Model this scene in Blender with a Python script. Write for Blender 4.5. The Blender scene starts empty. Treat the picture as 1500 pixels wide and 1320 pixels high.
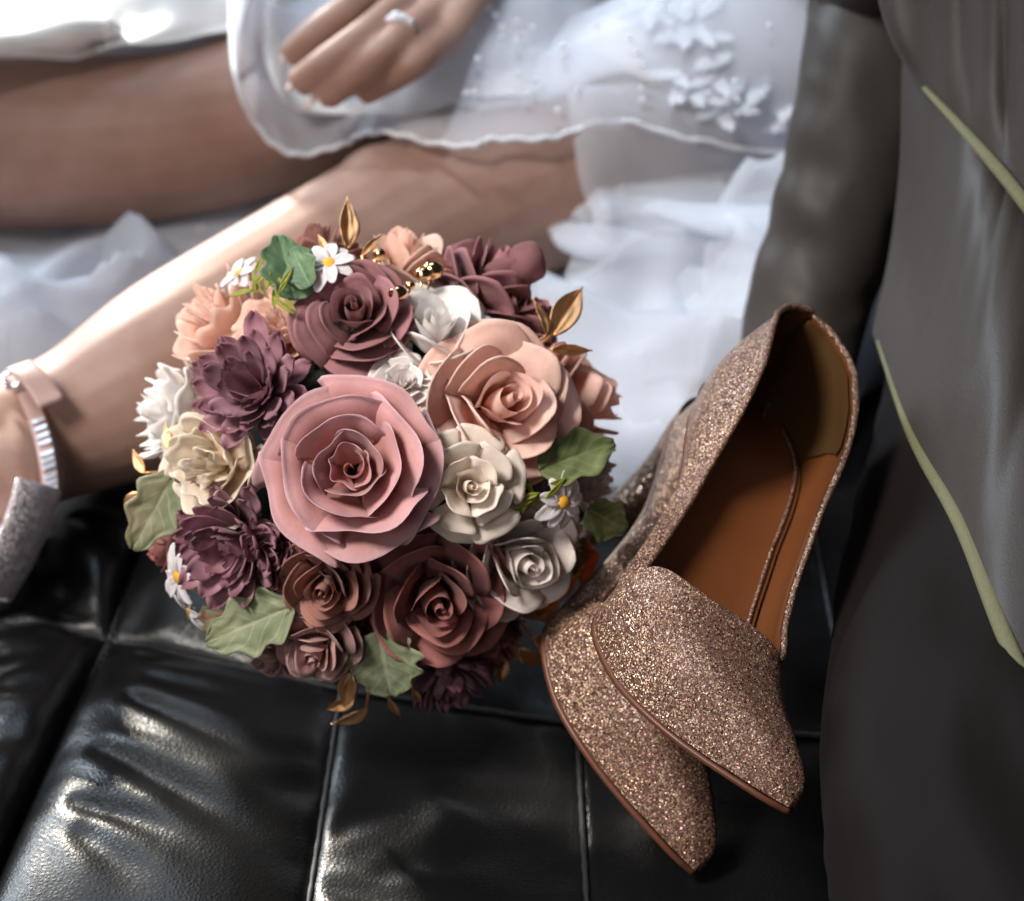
import bpy, bmesh, math, random
import numpy as np
from mathutils import Vector, Matrix, noise as mnoise

# ------------------------------------------------------------------ camera, world, lights, exposure
scene = bpy.context.scene
C = scene.collection
F = 4000.0; PITCH = math.radians(32); CAMZ = 0.852          # focal length in photo pixels (1500 wide), tilt, height
cam_d = bpy.data.cameras.new('camera'); cam = bpy.data.objects.new('camera', cam_d); C.objects.link(cam)
cam.location = (0, 0, CAMZ); cam.rotation_euler = (math.pi/2 - PITCH, 0, 0)
cam_d.sensor_width = 36; cam_d.lens = F/1500*36; cam_d.clip_start = .05; cam_d.clip_end = 60
cam_d.dof.use_dof = True; cam_d.dof.focus_distance = 1.22; cam_d.dof.aperture_fstop = 7.5
scene.camera = cam
world = bpy.data.worlds.new('World'); scene.world = world; world.use_nodes = True
world.node_tree.nodes['Background'].inputs[0].default_value = (.55, .62, .75, 1)
world.node_tree.nodes['Background'].inputs[1].default_value = .035
def area(name, loc, target, sx, sy, watts, col):
    l = bpy.data.lights.new(name, 'AREA'); l.shape = 'RECTANGLE'; l.size = sx; l.size_y = sy; l.energy = watts; l.color = col
    o = bpy.data.objects.new(name, l); C.objects.link(o); o.location = loc
    o.rotation_euler = (Vector(target) - Vector(loc)).to_track_quat('-Z', 'Y').to_euler()
    return o
area('window_light', (-1.65, 2.6, 1.35), (-.1, 1.35, 0), .7, .6, 46, (.76, .88, 1.0))
def spot(name, loc, target, watts, deg, col, r=.08, blend=.6):
    l = bpy.data.lights.new(name, 'SPOT'); l.energy = watts; l.spot_size = math.radians(deg); l.spot_blend = blend; l.shadow_soft_size = r; l.color = col
    o = bpy.data.objects.new(name, l); C.objects.link(o); o.location = loc; o.rotation_euler = (Vector(target)-Vector(loc)).to_track_quat('-Z', 'Y').to_euler(); return o
spot('bouquet_fill_light', (-1.0, .35, 1.75), (.0, 1.14, .08), 300, 27, (1.0, .93, .86), .32, 1.)  # added soft fill aimed at bouquet and shoes, no real window
spot('shin_sun_patch', (-.95, 3.1, .85), (-.20, 1.36, .07), 560, 12.5, (1.0, .93, .82), .08, 1.)
spot('lap_sun_patch', (-.15, 1.75, 2.4), (.095, 1.62, .15), 125, 14, (.80, .91, 1.0))
area('sky_window_light', (-.6, 2.2, 2.4), (0, 1.5, 0), 1.2, 1.0, 15, (.68, .83, 1.0))
area('front_fill_light', (-.75, -.35, .95), (-.05, 1.15, .05), 1.0, .7, 6, (1.0, .93, .88))  # added weak fill to lift the lower flowers, no real reflector
scene.view_settings.view_transform = 'Standard'; scene.view_settings.look = 'None'
scene.view_settings.exposure = 0; scene.view_settings.gamma = 1
scene.render.resolution_x = 1024; scene.render.resolution_y = 901

# ------------------------------------------------------------------ helpers
cp, sp = math.cos(PITCH), math.sin(PITCH)
EYE = Vector((0, 0, CAMZ))
def ray(px, py):
    a, b = (px-750)/F, (660-py)/F
    return Vector((a, cp + b*sp, -sp + b*cp))               # unit depth along the view axis
def at(px, py, z):                                           # point of a pixel's ray on the level plane z
    d = ray(px, py); return EYE + d*((z-CAMZ)/d.z)
def atd(px, py, depth): return EYE + ray(px, py)*depth
rnd = random.Random(7)

def mesh_from(name, verts, faces, smooth=True, attr=None):
    m = bpy.data.meshes.new(name); m.from_pydata([tuple(v) for v in verts], [], faces)
    if smooth: m.polygons.foreach_set('use_smooth', [True]*len(m.polygons))
    if attr is not None:
        a = m.attributes.new('t', 'FLOAT', 'POINT'); a.data.foreach_set('value', [q if isinstance(q, float) else q[0] for q in attr])
        a = m.attributes.new('u', 'FLOAT', 'POINT'); a.data.foreach_set('value', [.5 if isinstance(q, float) else q[1] for q in attr])
    m.update(); return m
def link(name, mesh, mat=None, parent=None):
    o = bpy.data.objects.new(name, mesh); C.objects.link(o)
    if mesh is not None and mat is not None:
        if len(mesh.materials) == 0: mesh.materials.append(mat)
        if mesh.materials[0] != mat:
            o.material_slots[0].link = 'OBJECT'; o.material_slots[0].material = mat
    if parent is not None: o.parent = parent
    return o
def empty(name, loc=(0, 0, 0)):
    o = bpy.data.objects.new(name, None); C.objects.link(o); o.location = loc; o.empty_display_size = .05; return o
def tag(o, label, cat, group=None):
    o['label'] = label; o['category'] = cat
    if group: o['group'] = group
    return o
def grid_faces(nu, nv, closed=False):
    f = []
    for i in range(nu if closed else nu-1):
        for j in range(nv-1):
            a, b = i*nv+j, ((i+1) % nu)*nv+j
            f.append((a, b, b+1, a+1))
    return f
def grid(name, fn, nu, nv, smooth=True, closed=False, attr=False):
    v = []; at_ = []
    for i in range(nu):
        u = i/nu if closed else i/(nu-1)
        for j in range(nv):
            t = j/(nv-1); v.append(fn(u, t)); at_.append((t, u))
    return mesh_from(name, v, grid_faces(nu, nv, closed), smooth, at_ if attr else None)
def frame_of(d, up=Vector((0, 0, 1))):
    d = d.normalized(); s = d.cross(up)
    if s.length < 1e-4: s = d.cross(Vector((1, 0, 0)))
    s.normalize(); return d, s, s.cross(d).normalized()
def tube_geo(pts, radii, n=16, flat=None, up=Vector((0, 0, 1)), cap=True):
    """closed tube along pts; flat=(a,b) squashes the section"""
    pts = [Vector(p) for p in pts]; V = []; Fc = []
    for i, p in enumerate(pts):
        d = pts[min(i+1, len(pts)-1)] - pts[max(i-1, 0)]
        d, s, u = frame_of(d, up)
        fa, fb = (flat[i] if isinstance(flat, list) else flat) if flat else (1, 1)
        for k in range(n):
            a = 2*math.pi*k/n
            V.append(p + s*(math.cos(a)*radii[i]*fa) + u*(math.sin(a)*radii[i]*fb))
    m = len(pts)
    for i in range(m-1):
        for k in range(n):
            a, b = i*n+k, i*n+(k+1) % n
            Fc.append((a, b, b+n, a+n))
    if cap:
        V.append(pts[0]); V.append(pts[-1]); c0, c1 = len(V)-2, len(V)-1
        for k in range(n):
            Fc.append((c0, (k+1) % n, k)); Fc.append((c1, (m-1)*n+k, (m-1)*n+(k+1) % n))
    return V, Fc
def cat(pts, n):
    """Catmull-Rom through pts (tuples), n samples"""
    P = [np.array(p, float) for p in pts]; out = []
    for k in range(n):
        x = k/(n-1)*(len(P)-1); i = min(int(x), len(P)-2); t = x-i
        p1, p2 = P[i], P[i+1]
        p0 = P[i-1] if i > 0 else 2*p1-p2
        p3 = P[i+2] if i+2 < len(P) else 2*p2-p1
        out.append(.5*((2*p1)+(-p0+p2)*t+(2*p0-5*p1+4*p2-p3)*t*t+(-p0+3*p1-3*p2+p3)*t**3))
    return out
def joined(name, parts, smooth=True):
    V = []; Fc = []
    for v, f in parts:
        o = len(V); V += list(v); Fc += [tuple(i+o for i in q) for q in f]
    return mesh_from(name, V, Fc, smooth)
def nz(x, y, z=0.0): return mnoise.noise(Vector((x, y, z)))
def ss(a, b, x):
    t = max(0., min(1., (x-a)/(b-a))); return t*t*(3-2*t)
def ball_geo(c, r, n=12, m=8, sc=(1, 1, 1)):
    c = Vector(c); V = []; 
    for i in range(n):
        for j in range(m):
            a = 2*math.pi*i/n; b = math.pi*(j/(m-1)-.5)*.999
            V.append(c + Vector((r*sc[0]*math.cos(a)*math.cos(b), r*sc[1]*math.sin(a)*math.cos(b), r*sc[2]*math.sin(b))))
    return V, grid_faces(n, m, True)

# ------------------------------------------------------------------ materials
class NT:
    def __init__(s, name):
        s.m = bpy.data.materials.new(name); s.m.use_nodes = True
        s.t = s.m.node_tree; s.n = s.t.nodes; s.b = s.n['Principled BSDF']; s.out = s.n['Material Output']
    def add(s, typ, **kw):
        n = s.n.new(typ)
        for k, v in kw.items():
            if k.startswith('i_'): n.inputs[k[2:].replace('_', ' ')].default_value = v
            else: setattr(n, k, v)
        return n
    def l(s, a, b): s.t.links.new(a, b)
    def set(s, **kw):
        for k, v in kw.items(): s.b.inputs[k.replace('_', ' ')].default_value = v
    def bump(s, src, strength, dist=.001, normal=None):
        b = s.add('ShaderNodeBump'); b.inputs['Strength'].default_value = strength; b.inputs['Distance'].default_value = dist
        s.l(src, b.inputs['Height'])
        if normal: s.l(normal, b.inputs['Normal'])
        return b.outputs['Normal']
def rgb(c): return (c[0], c[1], c[2], 1)
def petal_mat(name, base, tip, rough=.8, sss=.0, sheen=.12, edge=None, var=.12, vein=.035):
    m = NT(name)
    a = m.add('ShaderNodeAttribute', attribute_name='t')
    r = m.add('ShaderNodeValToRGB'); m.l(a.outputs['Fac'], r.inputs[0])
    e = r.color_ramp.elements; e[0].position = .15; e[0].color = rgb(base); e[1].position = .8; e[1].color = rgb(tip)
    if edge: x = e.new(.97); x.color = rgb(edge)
    oi = m.add('ShaderNodeObjectInfo'); h = m.add('ShaderNodeHueSaturation')
    mr = m.add('ShaderNodeMapRange'); m.l(oi.outputs['Random'], mr.inputs[0]); mr.inputs[3].default_value = 1-var; mr.inputs[4].default_value = 1+var
    n = m.add('ShaderNodeTexNoise', i_Scale=3.0, i_Detail=3.0); tc = m.add('ShaderNodeTexCoord'); m.l(tc.outputs['Object'], n.inputs[0])
    mm = m.add('ShaderNodeMapRange'); m.l(n.outputs[0], mm.inputs[0]); mm.inputs[1].default_value = .3; mm.inputs[2].default_value = .7; mm.inputs[3].default_value = .9; mm.inputs[4].default_value = 1.08
    mu = m.add('ShaderNodeMath', operation='MULTIPLY'); m.l(mr.outputs[0], mu.inputs[0]); m.l(mm.outputs[0], mu.inputs[1])
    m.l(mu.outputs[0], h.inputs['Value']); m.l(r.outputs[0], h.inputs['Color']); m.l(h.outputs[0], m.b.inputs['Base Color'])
    n2 = m.add('ShaderNodeTexNoise', i_Scale=45.0, i_Detail=4.0); m.l(tc.outputs['Object'], n2.inputs[0])
    au = m.add('ShaderNodeAttribute', attribute_name='u'); cx = m.add('ShaderNodeCombineXYZ'); k1 = m.add('ShaderNodeMath', operation='MULTIPLY'); k1.inputs[1].default_value = 30.; k2 = m.add('ShaderNodeMath', operation='MULTIPLY'); k2.inputs[1].default_value = 2.5
    m.l(au.outputs['Fac'], k1.inputs[0]); m.l(a.outputs['Fac'], k2.inputs[0]); m.l(k1.outputs[0], cx.inputs[0]); m.l(k2.outputs[0], cx.inputs[1]); m.l(oi.outputs['Random'], cx.inputs[2])
    n3 = m.add('ShaderNodeTexNoise', i_Scale=1.0, i_Detail=3.0); m.l(cx.outputs[0], n3.inputs[0])
    m.l(m.bump(n3.outputs[0], vein, .05, m.bump(n2.outputs[0], .12, .01)), m.b.inputs['Normal'])
    m.set(Roughness=rough, Subsurface_Weight=sss, Subsurface_Scale=.003, Sheen_Weight=sheen, Specular_IOR_Level=.25)
    m.b.inputs['Subsurface Radius'].default_value = (1, .5, .4)
    tr = m.add('ShaderNodeBsdfTranslucent'); m.l(h.outputs[0], tr.inputs[0]); mx = m.add('ShaderNodeMixShader'); mx.inputs[0].default_value = .28
    m.l(m.b.outputs[0], mx.inputs[1]); m.l(tr.outputs[0], mx.inputs[2]); m.l(mx.outputs[0], m.out.inputs[0])
    return m.m
M = {}
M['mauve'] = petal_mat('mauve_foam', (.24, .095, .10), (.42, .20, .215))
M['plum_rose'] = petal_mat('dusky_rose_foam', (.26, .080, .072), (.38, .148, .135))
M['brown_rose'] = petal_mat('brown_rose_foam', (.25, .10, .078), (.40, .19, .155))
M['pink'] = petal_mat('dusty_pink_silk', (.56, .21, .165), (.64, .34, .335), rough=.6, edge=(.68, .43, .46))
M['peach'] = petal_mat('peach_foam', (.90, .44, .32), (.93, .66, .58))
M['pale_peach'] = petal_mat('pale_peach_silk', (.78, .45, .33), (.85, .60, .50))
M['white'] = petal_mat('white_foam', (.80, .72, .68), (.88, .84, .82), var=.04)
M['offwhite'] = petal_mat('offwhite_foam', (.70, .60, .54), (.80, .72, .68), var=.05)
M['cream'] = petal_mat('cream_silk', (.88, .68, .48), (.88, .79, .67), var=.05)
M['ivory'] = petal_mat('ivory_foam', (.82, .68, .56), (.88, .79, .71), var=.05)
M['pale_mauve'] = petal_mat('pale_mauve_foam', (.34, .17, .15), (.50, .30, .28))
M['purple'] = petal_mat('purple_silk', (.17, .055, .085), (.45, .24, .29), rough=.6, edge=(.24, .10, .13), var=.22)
M['daisy'] = petal_mat('daisy_white', (.75, .70, .72), (.86, .83, .85), var=.05)
def leaf_mat(name, c0, c1):
    m = NT(name); tc = m.add('ShaderNodeTexCoord')
    n = m.add('ShaderNodeTexNoise', i_Scale=2.2, i_Detail=4.0); m.l(tc.outputs['Object'], n.inputs[0])
    r = m.add('ShaderNodeValToRGB'); m.l(n.outputs[0], r.inputs[0]); r.color_ramp.elements[0].position = .3; r.color_ramp.elements[1].position = .72
    r.color_ramp.elements[0].color = rgb(c0); r.color_ramp.elements[1].color = rgb(c1)
    def mt(op, a, b):
        q = m.add('ShaderNodeMath', operation=op)
        for k_, x in enumerate((a, b)):
            if isinstance(x, float): q.inputs[k_].default_value = x
            elif x is not None: m.l(x, q.inputs[k_])
        return q.outputs[0]
    au = m.add('ShaderNodeAttribute', attribute_name='u').outputs['Fac']; av = m.add('ShaderNodeAttribute', attribute_name='t').outputs['Fac']
    ab = mt('ABSOLUTE', mt('SUBTRACT', au, .5), None)
    mid = mt('LESS_THAN', ab, .03)
    side = mt('GREATER_THAN', mt('SINE', mt('SUBTRACT', mt('MULTIPLY', av, 34.), mt('MULTIPLY', ab, 22.)), None), .93)
    vein = mt('MULTIPLY', mt('MAXIMUM', mid, mt('MULTIPLY', side, .6)), .55)
    mxc = m.add('ShaderNodeMix', data_type='RGBA'); m.l(vein, mxc.inputs[0]); m.l(r.outputs[0], mxc.inputs[6]); mxc.inputs[7].default_value = (min(1, c1[0]*1.5), min(1, c1[1]*1.4), min(1, c1[2]*1.5), 1)
    m.l(mxc.outputs[2], m.b.inputs['Base Color'])
    n2 = m.add('ShaderNodeTexNoise', i_Scale=60.0, i_Detail=3.0); m.l(tc.outputs['Object'], n2.inputs[0])
    m.l(m.bump(n2.outputs[0], .12, .006), m.b.inputs['Normal'])
    m.set(Roughness=.6, Subsurface_Weight=.15, Subsurface_Scale=.003, Sheen_Weight=.1); return m.m
M['leaf'] = leaf_mat('sage_leaf', (.10, .135, .06), (.27, .29, .18))
M['leaf_dark'] = leaf_mat('green_leaf', (.035, .10, .04), (.13, .22, .11))
M['leaf_olive'] = leaf_mat('olive_leaf', (.05, .08, .02), (.15, .18, .07))
M['sprig'] = leaf_mat('yellow_green_sprig', (.12, .16, .01), (.22, .25, .02))
def simple(name, col, rough=.5, metal=0., **kw):
    m = NT(name); m.set(Base_Color=rgb(col), Roughness=rough, Metallic=metal, **kw)
    tc = m.add('ShaderNodeTexCoord'); n = m.add('ShaderNodeTexNoise', i_Scale=kw.pop('_s', 60.0) if '_s' in kw else 60.0, i_Detail=4.0); m.l(tc.outputs['Object'], n.inputs[0])
    m.l(m.bump(n.outputs[0], .15, .002), m.b.inputs['Normal'])
    mr = m.add('ShaderNodeMapRange'); m.l(n.outputs[0], mr.inputs[0]); mr.inputs[3].default_value = max(.02, rough-.1); mr.inputs[4].default_value = min(1, rough+.12); m.l(mr.outputs[0], m.b.inputs['Roughness'])
    return m.m
M['gold'] = simple('copper_gold', (.88, .50, .25), .42, 1.0)
M['bead'] = simple('gold_bead', (.85, .50, .25), .12, 1.0)
M['yellow'] = simple('daisy_heart', (.75, .38, .03), .7)
M['foam'] = simple('dark_floral_foam', (.012, .016, .010), .9)
M['ribbon'] = simple('pale_satin_ribbon', (.62, .62, .72), .35)
M['stem'] = simple('green_stem', (.06, .10, .03), .6)
def leather_mat():
    m = NT('black_leather'); tc = m.add('ShaderNodeTexCoord')
    v = m.add('ShaderNodeTexVoronoi', i_Scale=420.0); v.feature = 'DISTANCE_TO_EDGE'; m.l(tc.outputs['Object'], v.inputs[0])
    n = m.add('ShaderNodeTexNoise', i_Scale=150.0, i_Detail=6.0, i_Roughness=.65); m.l(tc.outputs['Object'], n.inputs[0])
    b1 = m.bump(n.outputs[0], .08, .002); b2 = m.bump(v.outputs[0], .22, .0012, b1)
    m.l(b2, m.b.inputs['Normal'])
    n3 = m.add('ShaderNodeTexNoise', i_Scale=14.0, i_Detail=5.0); m.l(tc.outputs['Object'], n3.inputs[0])
    mr = m.add('ShaderNodeMapRange'); m.l(n3.outputs[0], mr.inputs[0]); mr.inputs[3].default_value = .23; mr.inputs[4].default_value = .40; m.l(mr.outputs[0], m.b.inputs['Roughness'])
    m.set(Base_Color=(.005, .0053, .0056, 1), Specular_IOR_Level=.34); return m.m
M['leather'] = leather_mat()
M['thread'] = simple('black_thread', (.02, .02, .022), .6)
def glitter_mat(name, c_dark, c_mid, c_bright, scale, amp=1.1, rough=.3, metal=.85):
    m = NT(name); tc = m.add('ShaderNodeTexCoord')
    v = m.add('ShaderNodeTexVoronoi', i_Scale=scale); m.l(tc.outputs['Object'], v.inputs[0])
    g = m.add('ShaderNodeNewGeometry')
    s = m.add('ShaderNodeVectorMath', operation='SUBTRACT'); m.l(v.outputs['Color'], s.inputs[0]); s.inputs[1].default_value = (.5, .5, .5)
    k = m.add('ShaderNodeVectorMath', operation='SCALE'); m.l(s.outputs[0], k.inputs[0]); k.inputs['Scale'].default_value = amp
    a = m.add('ShaderNodeVectorMath', operation='ADD'); m.l(k.outputs[0], a.inputs[0]); m.l(g.outputs['Normal'], a.inputs[1])
    no = m.add('ShaderNodeVectorMath', operation='NORMALIZE'); m.l(a.outputs[0], no.inputs[0]); m.l(no.outputs[0], m.b.inputs['Normal'])
    sx = m.add('ShaderNodeSeparateColor'); m.l(v.outputs['Color'], sx.inputs[0])
    r = m.add('ShaderNodeValToRGB'); m.l(sx.outputs[0], r.inputs[0]); e = r.color_ramp.elements
    e[0].position = .1; e[0].color = rgb(c_dark); e[1].position = .95; e[1].color = rgb(c_bright); x = e.new(.78); x.color = rgb(c_mid)
    m.l(r.outputs[0], m.b.inputs['Base Color'])
    mr = m.add('ShaderNodeMapRange'); m.l(sx.outputs[1], mr.inputs[0]); mr.inputs[1].default_value = .55; mr.inputs[2].default_value = .95; mr.inputs[3].default_value = .05; mr.inputs[4].default_value = min(1, metal+.25); m.l(mr.outputs[0], m.b.inputs['Metallic'])
    m.set(Roughness=rough); return m.m
M['glitter'] = glitter_mat('rose_gold_glitter', (.135, .068, .050), (.21, .115, .085), (1., .73, .50), 1900., 1.0, .3, .75)
M['silver_glitter'] = glitter_mat('silver_glitter', (.60, .54, .58), (.74, .68, .74), (.98, .98, 1.), 800., .8, .4, .6)
M['lining'] = simple('tan_shoe_lining', (.150, .047, .012), .5)
M['heel_pad'] = simple('olive_brown_heel_lining', (.075, .036, .010), .5)
M['outsole'] = simple('brown_outsole', (.13, .047, .026), .42)
M['black_rubber'] = simple('black_heel_cap', (.01, .01, .01), .5)
def skin_mat():
    m = NT('skin'); tc = m.add('ShaderNodeTexCoord')
    n = m.add('ShaderNodeTexNoise', i_Scale=17.0, i_Detail=7.0, i_Roughness=.62); m.l(tc.outputs['Object'], n.inputs[0])
    r = m.add('ShaderNodeValToRGB'); m.l(n.outputs[0], r.inputs[0]); e = r.color_ramp.elements
    e[0].position = .34; e[0].color = (.33, .19, .145, 1); e[1].position = .66; e[1].color = (.41, .26, .21, 1); m.l(r.outputs[0], m.b.inputs['Base Color'])
    n2 = m.add('ShaderNodeTexNoise', i_Scale=300.0, i_Detail=3.0); m.l(tc.outputs['Object'], n2.inputs[0]); m.l(m.bump(n2.outputs[0], .1, .001), m.b.inputs['Normal'])
    m.set(Roughness=.5, Specular_IOR_Level=.35, Subsurface_Weight=.2, Subsurface_Scale=.01); m.b.inputs['Subsurface Radius'].default_value = (1, .35, .2); return m.m
M['skin'] = skin_mat()
M['nail'] = simple('pale_nail', (.72, .52, .47), .2)
M['silver'] = simple('silver', (.8, .8, .85), .18, 1.0)
M['gem'] = simple('pearl_stone', (.85, .85, .92), .12)
M['crystal'] = simple('crystal', (.72, .76, .88), .14, .25)
M['strap'] = simple('nude_satin_strap', (.48, .31, .27), .45)
def sheer(name, col, opacity, transl=.3):
    m = NT(name); m.n.remove(m.b)
    d = m.add('ShaderNodeBsdfDiffuse'); d.inputs[0].default_value = rgb(col)
    tr = m.add('ShaderNodeBsdfTranslucent'); tr.inputs[0].default_value = rgb(col)
    tp = m.add('ShaderNodeBsdfTransparent')
    mx = m.add('ShaderNodeMixShader'); mx.inputs[0].default_value = transl; m.l(d.outputs[0], mx.inputs[1]); m.l(tr.outputs[0], mx.inputs[2])
    lw = m.add('ShaderNodeLayerWeight'); lw.inputs[0].default_value = .35
    mr = m.add('ShaderNodeMapRange'); m.l(lw.outputs['Facing'], mr.inputs[0]); mr.inputs[3].default_value = opacity; mr.inputs[4].default_value = min(1, opacity+.35)
    mo = m.add('ShaderNodeMixShader'); m.l(mr.outputs[0], mo.inputs[0]); m.l(tp.outputs[0], mo.inputs[1]); m.l(mx.outputs[0], mo.inputs[2]); m.l(mo.outputs[0], m.out.inputs[0])
    return m.m
M['tulle'] = sheer('white_tulle', (.80, .83, .90), .5)
M['organza'] = sheer('sheer_organza', (.80, .82, .90), .45)
M['satin'] = simple('white_satin', (.78, .76, .74), .5)
M['underskirt'] = simple('white_underskirt', (.70, .70, .74), .7)
M['lace'] = simple('white_lace', (.78, .80, .84), .8)
M['lace_net'] = sheer('lace_net', (.86, .88, .93), .55, .35)
def suit_mat(name, col, rough=.55, sheen=.03, spec=.1):
    m = NT(name); tc = m.add('ShaderNodeTexCoord')
    mp = m.add('ShaderNodeMapping'); mp.inputs['Scale'].default_value = (900, 900, 220); m.l(tc.outputs['Object'], mp.inputs[0])
    n = m.add('ShaderNodeTexNoise', i_Scale=1.0, i_Detail=2.0); m.l(mp.outputs[0], n.inputs[0])
    m.l(m.bump(n.outputs[0], .25, .0008), m.b.inputs['Normal'])
    h = m.add('ShaderNodeMapRange'); m.l(n.outputs[0], h.inputs[0]); h.inputs[3].default_value = .75; h.inputs[4].default_value = 1.25
    hs = m.add('ShaderNodeHueSaturation'); hs.inputs['Color'].default_value = rgb(col); m.l(h.outputs[0], hs.inputs['Value']); m.l(hs.outputs[0], m.b.inputs['Base Color'])
    m.set(Roughness=rough, Sheen_Weight=sheen, Sheen_Roughness=.4, Specular_IOR_Level=spec); return m.m
M['suit'] = suit_mat('charcoal_suiting', (.050, .042, .037), .48, .05, .25)
M['trouser'] = suit_mat('dark_trouser_cloth', (.010, .0072, .0066), .65, .02, .07)
M['facing'] = suit_mat('sage_painted_rim_light', (.165, .16, .09), .55)  # pale sage colour imitates warm rim light on the jacket edges

# ------------------------------------------------------------------ leather seat
GRID = [[(-420, 1500), (-90, 1500), (425, 1500), (870, 1500), (1420, 1500), (2000, 1500)],
        [(-260, 880), (160, 938), (500, 1010), (845, 1060), (1250, 1080), (1720, 1090)],
        [(-100, 650), (255, 690), (560, 720), (860, 740), (1190, 760), (1560, 770)],
        [(-60, 330), (300, 340), (590, 350), (860, 360), (1150, 370), (1480, 380)],
        [(-20, 40), (330, 50), (600, 50), (860, 50), (1130, 50), (1420, 50)]]
SEATZ = -.020
GW = [[at(x, y, SEATZ) for x, y in row] for row in GRID]
# hand-placed folds: pixel start, pixel end, half width (m), depth (m; minus = ridge)
FOLDS = [((190, 1020), (420, 1120), .0045, .006), ((150, 1100), (470, 1270), .006, .008), ((110, 1180), (330, 1260), .005, .004),
         ((215, 985), (420, 1030), .005, .004), ((120, 1225), (260, 1330), .006, .004),
         ((0, 888), (150, 925), .006, -.010), ((0, 1010), (100, 1000), .006, .003), ((-20, 1090), (70, 1085), .006, .003), ((-30, 960), (110, 975), .004, .002),
         ((165, 930), (300, 960), .005, .005), ((60, 800), (160, 930), .006, .006), ((165, 925), (240, 840), .006, .005), ((110, 760), (230, 835), .004, .003),
         ((485, 1110), (350, 1180), .006, .003), ((490, 1180), (620, 1120), .006, .003), ((480, 1260), (640, 1310), .005, .004), ((640, 1120), (800, 1160), .005, .003),
         ((560, 1240), (760, 1200), .006, .003)]
FW = [(np.array(at(*a, 0))[:2], np.array(at(*b, 0))[:2], w, d) for a, b, w, d in FOLDS]
def seat_z(u, v, p, amp=1., wp=1.):
    e = lambda a: 1-abs(2*a-1)**2.4
    z = .026*(e(u**wp)*e(v))**.62*amp
    n = nz(p.x*9, p.y*9, 3)*.0035 + nz(p.x*30, p.y*24, 5)*.0012
    # puckers running in from the seams
    n += .0022*math.exp(-min(u, 1-u)*9)*nz(u*2, p.y*55, 9) + .0022*math.exp(-min(v, 1-v)*9)*nz(p.x*55, v*2, 11)
    q = np.array((p.x, p.y))
    for a, b, w, d in FW:
        ab = b-a; t = float(np.dot(q-a, ab)/np.dot(ab, ab))
        if -.2 < t < 1.2:
            tc = min(1, max(0, t)); dist = float(np.linalg.norm(q-(a+ab*tc)))
            if dist < 9*w:
                wv = w*1.7*(.6+.9*tc)
                n -= .6*d*math.exp(-(dist/wv)**2)*(1-ss(.35, 1.05, t))*ss(-.2, .12, t)
                n += .22*d*math.exp(-((dist-1.9*wv)/wv)**2)*(1-ss(.35, 1.05, t))*ss(-.2, .12, t)
    return SEATZ + z + n*ss(0, .06, min(u, 1-u, v, 1-v))
seat = empty('leather_seat', (0, 1.2, SEATZ))
tag(seat, 'black leather seat with stitched puffy panels under the bouquet and shoes', 'seat')
def child(name, mesh, mat, parent):
    o = link(name, mesh, mat, parent)
    o.matrix_parent_inverse = Matrix.Translation(parent.location).inverted() if parent.parent is None and parent.type == 'EMPTY' and parent.rotation_euler.z == 0 else o.matrix_parent_inverse
    return o
for j in range(4):
    for i in range(5):
        a, b, c, d = GW[j][i], GW[j][i+1], GW[j+1][i+1], GW[j+1][i]
        big = (j < 2 and i < 4); amp = 1. if i < 2 else .16
        wp = (5.0, .72, .5, .5, .8)[i]
        def fn(u, v, a=a, b=b, c=c, d=d):
            p = (a*(1-u)+b*u)*(1-v) + (d*(1-u)+c*u)*v
            return (p.x, p.y, seat_z(u, v, p, amp, wp))
        n = 90 if (j < 2 and i < 2) else 45 if big else 20
        child('seat_panel', grid('seat_panel', fn, n, n), M['leather'], seat)
def seam(pts):
    P = [at(x, y, SEATZ+.002) for x, y in pts]; Q = [Vector(p) for p in cat(P, 40)]
    V, Fc = tube_geo(Q, [.0016+.0003*math.sin(k*2.4) for k in range(40)], 6)
    child('seam', joined('seam', [(V, Fc)]), M['thread'], seat)
def stitches(p0, p1, off):
    a, b = at(*p0, SEATZ), at(*p1, SEATZ); d = (b-a); L_ = d.length; d.normalize(); sd = Vector((d.y, -d.x, 0)); P = []
    for k in range(int(L_/.0062)):
        c = a + d*(k*.0062+.002) + sd*off; z = SEATZ + .0105
        P.append(tube_geo([c+d*q+Vector((0, 0, z-SEATZ+.0012*math.sin(math.pi*(q/.0042)))) for q in (0, .0014, .0028, .0042)], [.0003, .00055, .00055, .0003], 6))
    o = child('stitching', joined('stitching', P), M['thread'], seat); o['kind'] = 'stuff'
stitches(GRID[0][1], GRID[1][1], .0065)
for i in range(1, 5): seam([GRID[0][i], GRID[1][i]]); seam([GRID[1][i], GRID[2][i]])
for i in range(0, 5): seam([GRID[1][i], GRID[1][i+1]])

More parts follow.
